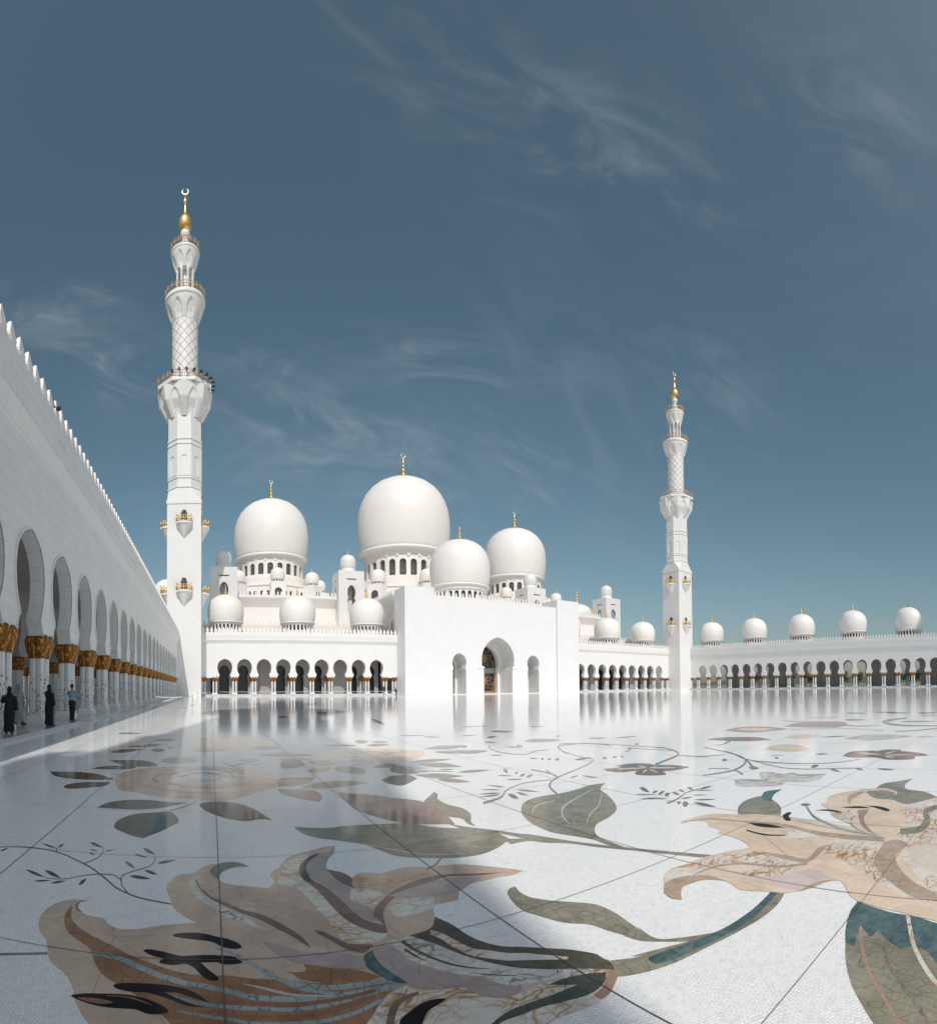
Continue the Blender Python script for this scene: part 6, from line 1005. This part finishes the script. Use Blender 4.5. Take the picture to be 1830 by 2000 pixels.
dome(HA, 128.8, 152, 25.8, 6.0, 7.2, 6.2, rd=5.2, zb=23, zw0=24, zw1=25.2, wins=20, moon=False)
block(121, 138, 144, 165, 21.5, 24.0)
block(-19.5, -6.2, 147, 165, 22.0, 24.6)
dome(HA, -12.7, 153.5, 27.3, 4.25, 6.6, 2.9, rd=3.6, zb=24.5, zw0=25.3, zw1=26.6, wins=24, moon=False)
# merlon rows round the feet of the tiers
for cx, hw_ in ((20.0, 13.8),): parapet('parapet', [(cx - hw_, 152.3, cx + hw_, 152.3)], M['marble_warm'], HA, 26.0, .95, MERS, .2)

# ------------------------------------------------------------------ corner towers
def tower(x0, label):
    t = thing('corner_tower', label, 'tower', (x0 + 3.5, 136.6, 0), 0, 'square towers with keyhole openings and little domes')
    b = MB(); h = 3.5; kh = keyhole(0, 21.5, 25.6, 29.0, 1.15, .85, 1.1)
    for i in range(4):
        T = Matrix.Rotation(i * PI / 2, 4, 'Z') @ Matrix.Translation((0, -h - (.1 if i % 2 == 0 else 0), 0)); hh = h if i % 2 == 0 else h + .1 - .9
        b.prism([(-hh, 19.0), (hh, 19.0), (hh, 32.8), (-hh, 32.8)], 0, .9, [kh[::-1], [(-1.3, 30.4), (1.3, 30.4), (1.3, 30.75), (-1.3, 30.75)]], M=T, back=True)
    b.box(-h, h, -h - .1, h + .1, 0.05, 19.0); b.box(-h + .9, h - .9, -h + .8, h - .8, 32.2, 32.7); b.box(-1.0, 1.0, -.5, .5, 19.01, 32.2); b.build('wall', M['marble'], t)
    n = MB(); n.lathe([(2.5, 32.7), (2.2, 33.2), (1.95, 33.6), (1.95, 34.2)], 32, cap=False); n.build('neck', M['marble'], t)
    dome(t, 0, 0, 34.3, 2.15, 3.6, 1.5, moon=False, cap=False, segs=36, mat='marble')
tower(-.1, 'square white tower beside the nearer minaret, its little dome half in shadow')
tower(33.4, 'square white tower with keyhole opening left of the great central dome')
tower(92.7, 'white tower top with small dome in front of the rightmost great dome')
tower(126.2, 'free standing looking square tower on the right, two keyhole openings in view')

# ------------------------------------------------------------------ beyond the right arcade
def tree_proto():
    b = MB(); g = random.Random(3)
    b.tube((0, 0, 0), (.1, 0, 2.2), .22, 7, .14); b.tube((.1, 0, 2.2), (.9, .3, 3.6), .11, 6, .05); b.tube((.1, 0, 2.2), (-.7, -.4, 3.5), .11, 6, .05)
    tr = b.mesh('trunk', cloth('bark', (0.12, 0.085, 0.06)))
    c = MB()
    cs = [(g.uniform(-1.6, 1.6), g.uniform(-1.6, 1.6), g.uniform(2.7, 5.2), g.uniform(.7, 1.3)) for _ in range(11)]
    for cx, cy, cz, r_ in cs:
        for _ in range(130):
            v = Vector((g.gauss(0, 1), g.gauss(0, 1), g.gauss(0, 1))).normalized() * r_ * g.uniform(.6, 1.05); p = Vector((cx, cy, cz)) + v
            n = Vector((g.gauss(0, 1), g.gauss(0, 1), g.gauss(0, 1))).normalized(); t = n.orthogonal().normalized(); s_ = n.cross(t); k = g.uniform(.12, .26)
            c.face([p + t * k, p + s_ * k * .5, p - t * k, p - s_ * k * .5])
    m = NM('foliage'); n = m.noise(1.2, 3); m.color(m.mix(m.ramp(n.outputs[0], .35, .65), (0.035, 0.06, 0.02), (0.08, 0.11, 0.04))); m.set('Roughness', .8)
    return tr, c.mesh('crown', m.m)
TR, CR = tree_proto()
for i, (x, y) in enumerate([(182, 112), (176, 101), (190, 98), (200, 90), (190, 79), (178, 68), (186, 64), (204, 63), (196, 58), (176, 50), (205, 50), (190, 44), (180, 38), (194, 35), (178, 28)]):
    s_ = 1.0 + .35 * ((i * 37 % 10) / 10)
    t = thing('tree', 'dark tree beyond the right arcade, %s counted from the far minaret' % ['first', 'second', 'third', 'fourth', 'fifth', 'sixth', 'seventh', 'eighth', 'ninth', 'tenth', 'eleventh', 'twelfth', 'thirteenth', 'fourteenth', 'fifteenth'][i], 'tree', (x, y, -.35), i * 1.3, 'trees beyond the right arcade'); t.scale = (s_, s_, s_ * .9)
    inst(TR, 'trunk', t); inst(CR, 'crown', t)
hl = MB()
def hfn(u, v):
    y = -600 + 1500 * u; x = 1100 + 300 * v; z = -.4 + 46 * math.sin(PI * v) * (0.55 + .25 * math.sin(u * 9) + .15 * math.sin(u * 23 + 1)) * math.sin(PI * u) ** .5; return (x, y, z)
hl.surf(hfn, 60, 8, closed=False); m = NM('hillside'); n = m.noise(.03, 5); m.color(m.mix(n.outputs[0], (0.05, 0.075, 0.05), (0.14, 0.13, 0.10))); m.set('Roughness', .95)
tag(hl.build('hills', m.m), kind='structure')

# ------------------------------------------------------------------ barriers
pm = MB(); pm.lathe([(.17, 0), (.17, .015), (.05, .04), (.03, .06), (.03, .92), (.04, .94), (.04, 1.0), (.02, 1.02)], 14); POST = pm.mesh('post', M['steel'])
def post(x, y, label, z=0.0):
    o = inst(POST, 'barrier_post', None, (x, y, z)); tag(o, label, 'barrier post', 'belt barrier posts'); return o
def belt(a, b_, label, z=0.0):
    a = Vector(a + (z + .90,)); b_ = Vector(b_ + (z + .90,)); d = b_ - a; n = 8; q = MB()
    pr = [a + d * (i / n) - Vector((0, 0, .05 * math.sin(PI * i / n))) for i in range(n + 1)]; s_ = Vector((-d.y, d.x, 0)).normalized() * .006
    for i in range(n):
        p, r_ = pr[i], pr[i + 1]; u = Vector((0, 0, .06))
        q.add([p - s_, r_ - s_, r_ - s_ + u, p - s_ + u, p + s_, r_ + s_, r_ + s_ + u, p + s_ + u], [(0, 1, 2, 3), (7, 6, 5, 4), (0, 4, 5, 1), (3, 2, 6, 7)])
    tag(q.build('barrier_belt', M['belt']), label, 'barrier belt', 'white barrier belts')
bp_ = [(-4.6, 43.0), (-2.3, 42.5), (-1.75, 50.0), (.15, 43.0), (-2.3, 92.0), (.0, 92.0)]
lb = ['steel barrier post at the arcade kerb, far left of the near barrier', 'steel barrier post in front of the left minaret foot', 'second barrier post just right behind the first near the minaret', 'lone dark barrier post standing out on the open floor', 'distant barrier post before the minaret base', 'distant barrier post at the left end of the arcade']
for p, l in zip(bp_, lb): post(p[0], p[1], l)
belt(bp_[0], bp_[1], 'white belt stretched from the arcade kerb to the post by the minaret'); belt(bp_[1], bp_[2], 'short white belt running away behind the near barrier'); belt(bp_[4], bp_[5], 'distant white belt before the foot of the minaret')
fx = [2.0 + 4.7 * k for k in range(9)]
for k, x in enumerate(fx):
    post(x, 110.3, 'thin barrier post in the row before the nine arch arcade, post %s from the minaret' % ['first', 'second', 'third', 'fourth', 'fifth', 'sixth', 'seventh', 'eighth', 'ninth'][k])
    if k: belt((fx[k - 1], 110.3), (x, 110.3), 'pale belt before the nine arch arcade, span %s from the minaret' % ['', 'first', 'second', 'third', 'fourth', 'fifth', 'sixth', 'seventh', 'eighth'][k])
cm = MB(); cm.lathe([(.12, 0), (.12, .22)], 10, (0, 0, 0)); cm.tube((0, 0, .1), (.35, 0, .05), .09, 10); cm.tube((0, 0, .2), (0, 0, .5), .04, 6)
tag(cm.build('security_camera', M['black'], None, (-6.75, 21.4, 13.62), 0), 'small black camera fixed between merlons on top of the left arcade', 'camera')

# ------------------------------------------------------------------ people
def skin_body(name, joints, bones, mat, parent=None, sub=2):
    names = list(joints); me = bpy.data.meshes.new(name)
    me.from_pydata([joints[k][0] for k in names], [(names.index(a), names.index(b)) for a, b in bones], []); me.materials.append(mat)
    o = bpy.data.objects.new(name, me); col.objects.link(o)
    if parent: o.parent = parent
    sk = o.modifiers.new('skin', 'SKIN'); sk.use_smooth_shade = True
    for i, k in enumerate(names):
        r_ = joints[k][1]; me.skin_vertices[0].data[i].radius = r_ if isinstance(r_, tuple) else (r_, r_)
        me.skin_vertices[0].data[i].use_root = (i == 0)
    sb = o.modifiers.new('sub', 'SUBSURF'); sb.levels = sub; sb.render_levels = sub
    return o
def loft(b, rings, seg=20, fold=0.0, nf=7):
    """rings: (z, cx, cy, rx, ry)"""
    n = len(rings)
    def fn(u, v):
        t = v * (n - 1); i = min(int(t), n - 2); f = t - i; q = [rings[i][k] * (1 - f) + rings[i + 1][k] * f for k in range(5)]
        a = 2 * PI * u; k = 1 + fold * math.cos(nf * a + 3 * v) * (1 - v)
        return (q[1] + q[3] * k * math.cos(a), q[2] + q[4] * k * math.sin(a), q[0])
    b.surf(fn, seg, (n - 1) * 3)
def person(loc, rz, h, label, kind, arms='down', walk=0.0, group='people in the left arcade'):
    s = h / 1.75; root = thing('person', label, 'person', loc, rz, group); root.scale = (s, s, s)
    st_ = .11 + walk * .5
    # faces local -y
    J = {'pelvis': ((0, 0, .96), (.15, .11)), 'waist': ((0, 0, 1.12), (.135, .10)), 'chest': ((0, -.005, 1.32), (.165, .115)), 'neckb': ((0, .01, 1.46), (.085, .07)), 'neck': ((0, 0, 1.53), .052), 'jaw': ((0, -.02, 1.60), (.062, .072)), 'head': ((0, -.005, 1.69), (.076, .092)), 'top': ((0, 0, 1.76), (.045, .055))}
    B = [('pelvis', 'waist'), ('waist', 'chest'), ('chest', 'neckb'), ('neckb', 'neck'), ('neck', 'jaw'), ('jaw', 'head'), ('head', 'top')]
    for sg, n in ((-1, 'l'), (1, 'r')):
        fy = -sg * walk * .33
        J['hip' + n] = ((sg * .09, 0, .88), .095); J['knee' + n] = ((sg * .10, fy * .5 - .02, .50), .062); J['ank' + n] = ((sg * .10, fy + .01, .09), .042); J['toe' + n] = ((sg * .12, fy - .17, .035), (.04, .03))
        B += [('pelvis', 'hip' + n), ('hip' + n, 'knee' + n), ('knee' + n, 'ank' + n), ('ank' + n, 'toe' + n)]
        J['sh' + n] = ((sg * .19, .01, 1.41), .06)
        if arms == 'phone' and sg == 1: el, wr, hd = (.27, -.12, 1.20), (.12, -.33, 1.33), (.08, -.38, 1.39)
        elif arms == 'both': el, wr, hd = (sg * .26, -.14, 1.18), (sg * .09, -.36, 1.30), (sg * .05, -.42, 1.35)
        elif arms == 'out' and sg == 1: el, wr, hd = (.36, -.18, 1.30), (.45, -.40, 1.36), (.46, -.48, 1.38)
        else: el, wr, hd = (sg * .25, .03, 1.13), (sg * .26, -.05, .88), (sg * .255, -.07, .79)
        J['el' + n] = (el, .042); J['wr' + n] = (wr, .03); J['hd' + n] = (hd, (.036, .024))
        B += [('chest', 'sh' + n), ('sh' + n, 'el' + n), ('el' + n, 'wr' + n), ('wr' + n, 'hd' + n)]
        d = (Vector(hd) - Vector(wr)).normalized()
        for fi in range(4):
            off = Vector((0, 1, 0)) if abs(d.z) > .6 else Vector((1, 0, 0)); p = Vector(hd) + off * (fi - 1.5) * .017; L_ = (.075, .085, .08, .065)[fi]
            q1 = p + d * L_ * .6; q2 = p + d * L_ + Vector((0, -.012, -.008))
            J['f%d' % fi + n] = (tuple(q1), .009); J['g%d' % fi + n] = (tuple(q2), .008); B += [('hd' + n, 'f%d' % fi + n), ('f%d' % fi + n, 'g%d' % fi + n)]
        th = Vector(hd) - d * .02 + Vector((-sg * .03, -.035, .0)); J['th' + n] = (tuple(th), .011); B += [('hd' + n, 'th' + n)]
    skin_body('body', J, B, M['skin'], root)
    # a nose and eye sockets give the head its front
    fc = MB(); fc.add([(-.013, -.083, 1.665), (.013, -.083, 1.665), (0, -.112, 1.650), (0, -.082, 1.70)], [(0, 1, 2), (0, 2, 3), (2, 1, 3)], True); fc.build('nose', M['skin'], root)
    for sg in (-1, 1):
        ey = MB(); ey.lathe([(.0, -.009), (.009, -.005), (.011, 0), (.009, .005), (0, .009)], 8, (sg * .03, -.086, 1.70)); ey.build('eye', M['black'], root)
    top = {'abaya': M['c_black'], 'kandura': M['c_grey'], 'shirt': M['c_blue'], 'dark': M['c_navy']}[kind]
    def sleeve(mat, r0=.075, r1=.055, to='wr'):
        for n in 'lr':
            b = MB(); a, e, w_ = (Vector(J[k + n][0]) for k in ('sh', 'el', 'wr')); b.tube(a, e, r0, 12, (r0 + r1) / 2); b.tube(e, e + (w_ - e) * (.92 if to == 'wr' else .1), (r0 + r1) / 2, 12, r1)
            b.build('sleeve', mat, root)
    if kind in ('abaya', 'kandura'):
        b = MB(); k = walk; fl_ = .215 if kind == 'abaya' else .20
        loft(b, [(.06 if kind == 'abaya' else .14, 0, 0, fl_, fl_ * .85 + k * .30), (.35, 0, 0, fl_ * .92, fl_ * .75 + k * .22), (.70, 0, 0, .215, .17 + k * .08), (.98, 0, 0, .20, .155), (1.15, 0, 0, .175, .135), (1.33, 0, 0, .205, .145), (1.43, 0, .01, .19, .115), (1.49, 0, .01, .085, .07)], 28, .06)
        b.build('robe', top, root); sleeve(top, .085, .085)
        if kind == 'abaya':
            b = MB(); loft(b, [(1.33, 0, .01, .17, .125), (1.47, 0, .01, .115, .10), (1.56, 0, .015, .086, .088), (1.66, 0, .018, .094, .096), (1.74, 0, .015, .085, .088), (1.795, 0, .012, .03, .03)], 20); b.build('headscarf', M['c_black'], root)
        else:
            b = MB(); loft(b, [(1.40, 0, .05, .13, .07), (1.55, 0, .035, .10, .08), (1.66, 0, .012, .09, .095), (1.75, 0, .01, .083, .085), (1.80, 0, .01, .03, .03)], 20); b.build('headcloth', M['c_grey'], root)
    else:
        b = MB(); loft(b, [(.90, 0, 0, .175, .125), (1.05, 0, 0, .165, .12), (1.2, 0, 0, .17, .125), (1.36, 0, 0, .20, .135), (1.44, 0, .01, .165, .10), (1.50, 0, .01, .075, .065)], 24); b.build('shirt', top, root); sleeve(top, .072, .05)
        b = MB()
        for n in 'lr':
            h_, k_, a_ = (Vector(J[q + n][0]) for q in ('hip', 'knee', 'ank')); b.tube(h_ + Vector((0, 0, .08)), k_, .115, 14, .085); b.tube(k_, a_ + Vector((0, 0, -.02)), .085, 14, .065)
        b.lathe([(.10, .82), (.165, .86), (.17, .97), (.155, 1.0)], 20); b.build('trousers', M['c_navy'], root)
        b = MB(); loft(b, [(1.60, 0, .035, .072, .06), (1.68, 0, .02, .086, .088), (1.76, 0, .012, .082, .086), (1.80, 0, .01, .03, .03)], 18); b.build('hair', M['hair'], root)
    for n in 'lr':
        sh_ = MB(); a = J['toe' + n][0]; k = J['ank' + n][0]; sh_.add([(k[0] - .05, k[1] + .06, 0), (k[0] + .05, k[1] + .06, 0), (a[0] + .045, a[1] - .04, 0), (a[0] - .045, a[1] - .04, 0), (k[0] - .04, k[1] + .05, .085), (k[0] + .04, k[1] + .05, .085), (a[0] + .035, a[1] - .02, .05), (a[0] - .035, a[1] - .02, .05)], [(3, 2, 1, 0), (4, 5, 6, 7), (0, 1, 5, 4), (1, 2, 6, 5), (2, 3, 7, 6), (3, 0, 4, 7)]); sh_.build('shoe', M['black'], root)
    return root

person((-6.45, 15.9, .12), R(200), 1.50, 'woman in long black robe and headscarf at the kerb, nearest person', 'abaya', 'phone')
person((-7.75, 20.1, .12), R(60), 1.62, 'man in a long grey robe and headcloth striding between the first columns', 'kandura', 'down', .55)
person((-6.25, 19.6, .12), R(150), 1.60, 'person in loose black clothes with one arm stretched out, beside the column at the kerb', 'abaya', 'out')
person((-6.3, 23.2, .12), R(160), 1.64, 'man in a pale blue shirt and dark trousers holding up a phone by a column', 'shirt', 'both', .2)
person((-7.4, 31.5, .12), R(170), 1.52, 'slim figure in dark clothes standing further down the arcade between columns', 'dark', 'down', .2)
person((-7.3, 52.0, .12), R(150), 1.72, 'distant dark figure deep in the left arcade', 'dark', 'down', .2)
person((40.6, 109.6, 0), R(20), 1.65, 'tiny dark figure at the right end of the nine arch arcade by the entrance block', 'dark', 'down', .2, 'people by the far arcade')
person((38.2, 111.0, .42), R(-30), 1.72, 'tiny dark figure under the last arch before the entrance block', 'dark', 'down', .2, 'people by the far arcade')
person((36.0, 114.0, .42), R(80), 1.7, 'tiny dark figure inside the ninth arch of the near facade arcade', 'dark', 'down', .2, 'people by the far arcade')
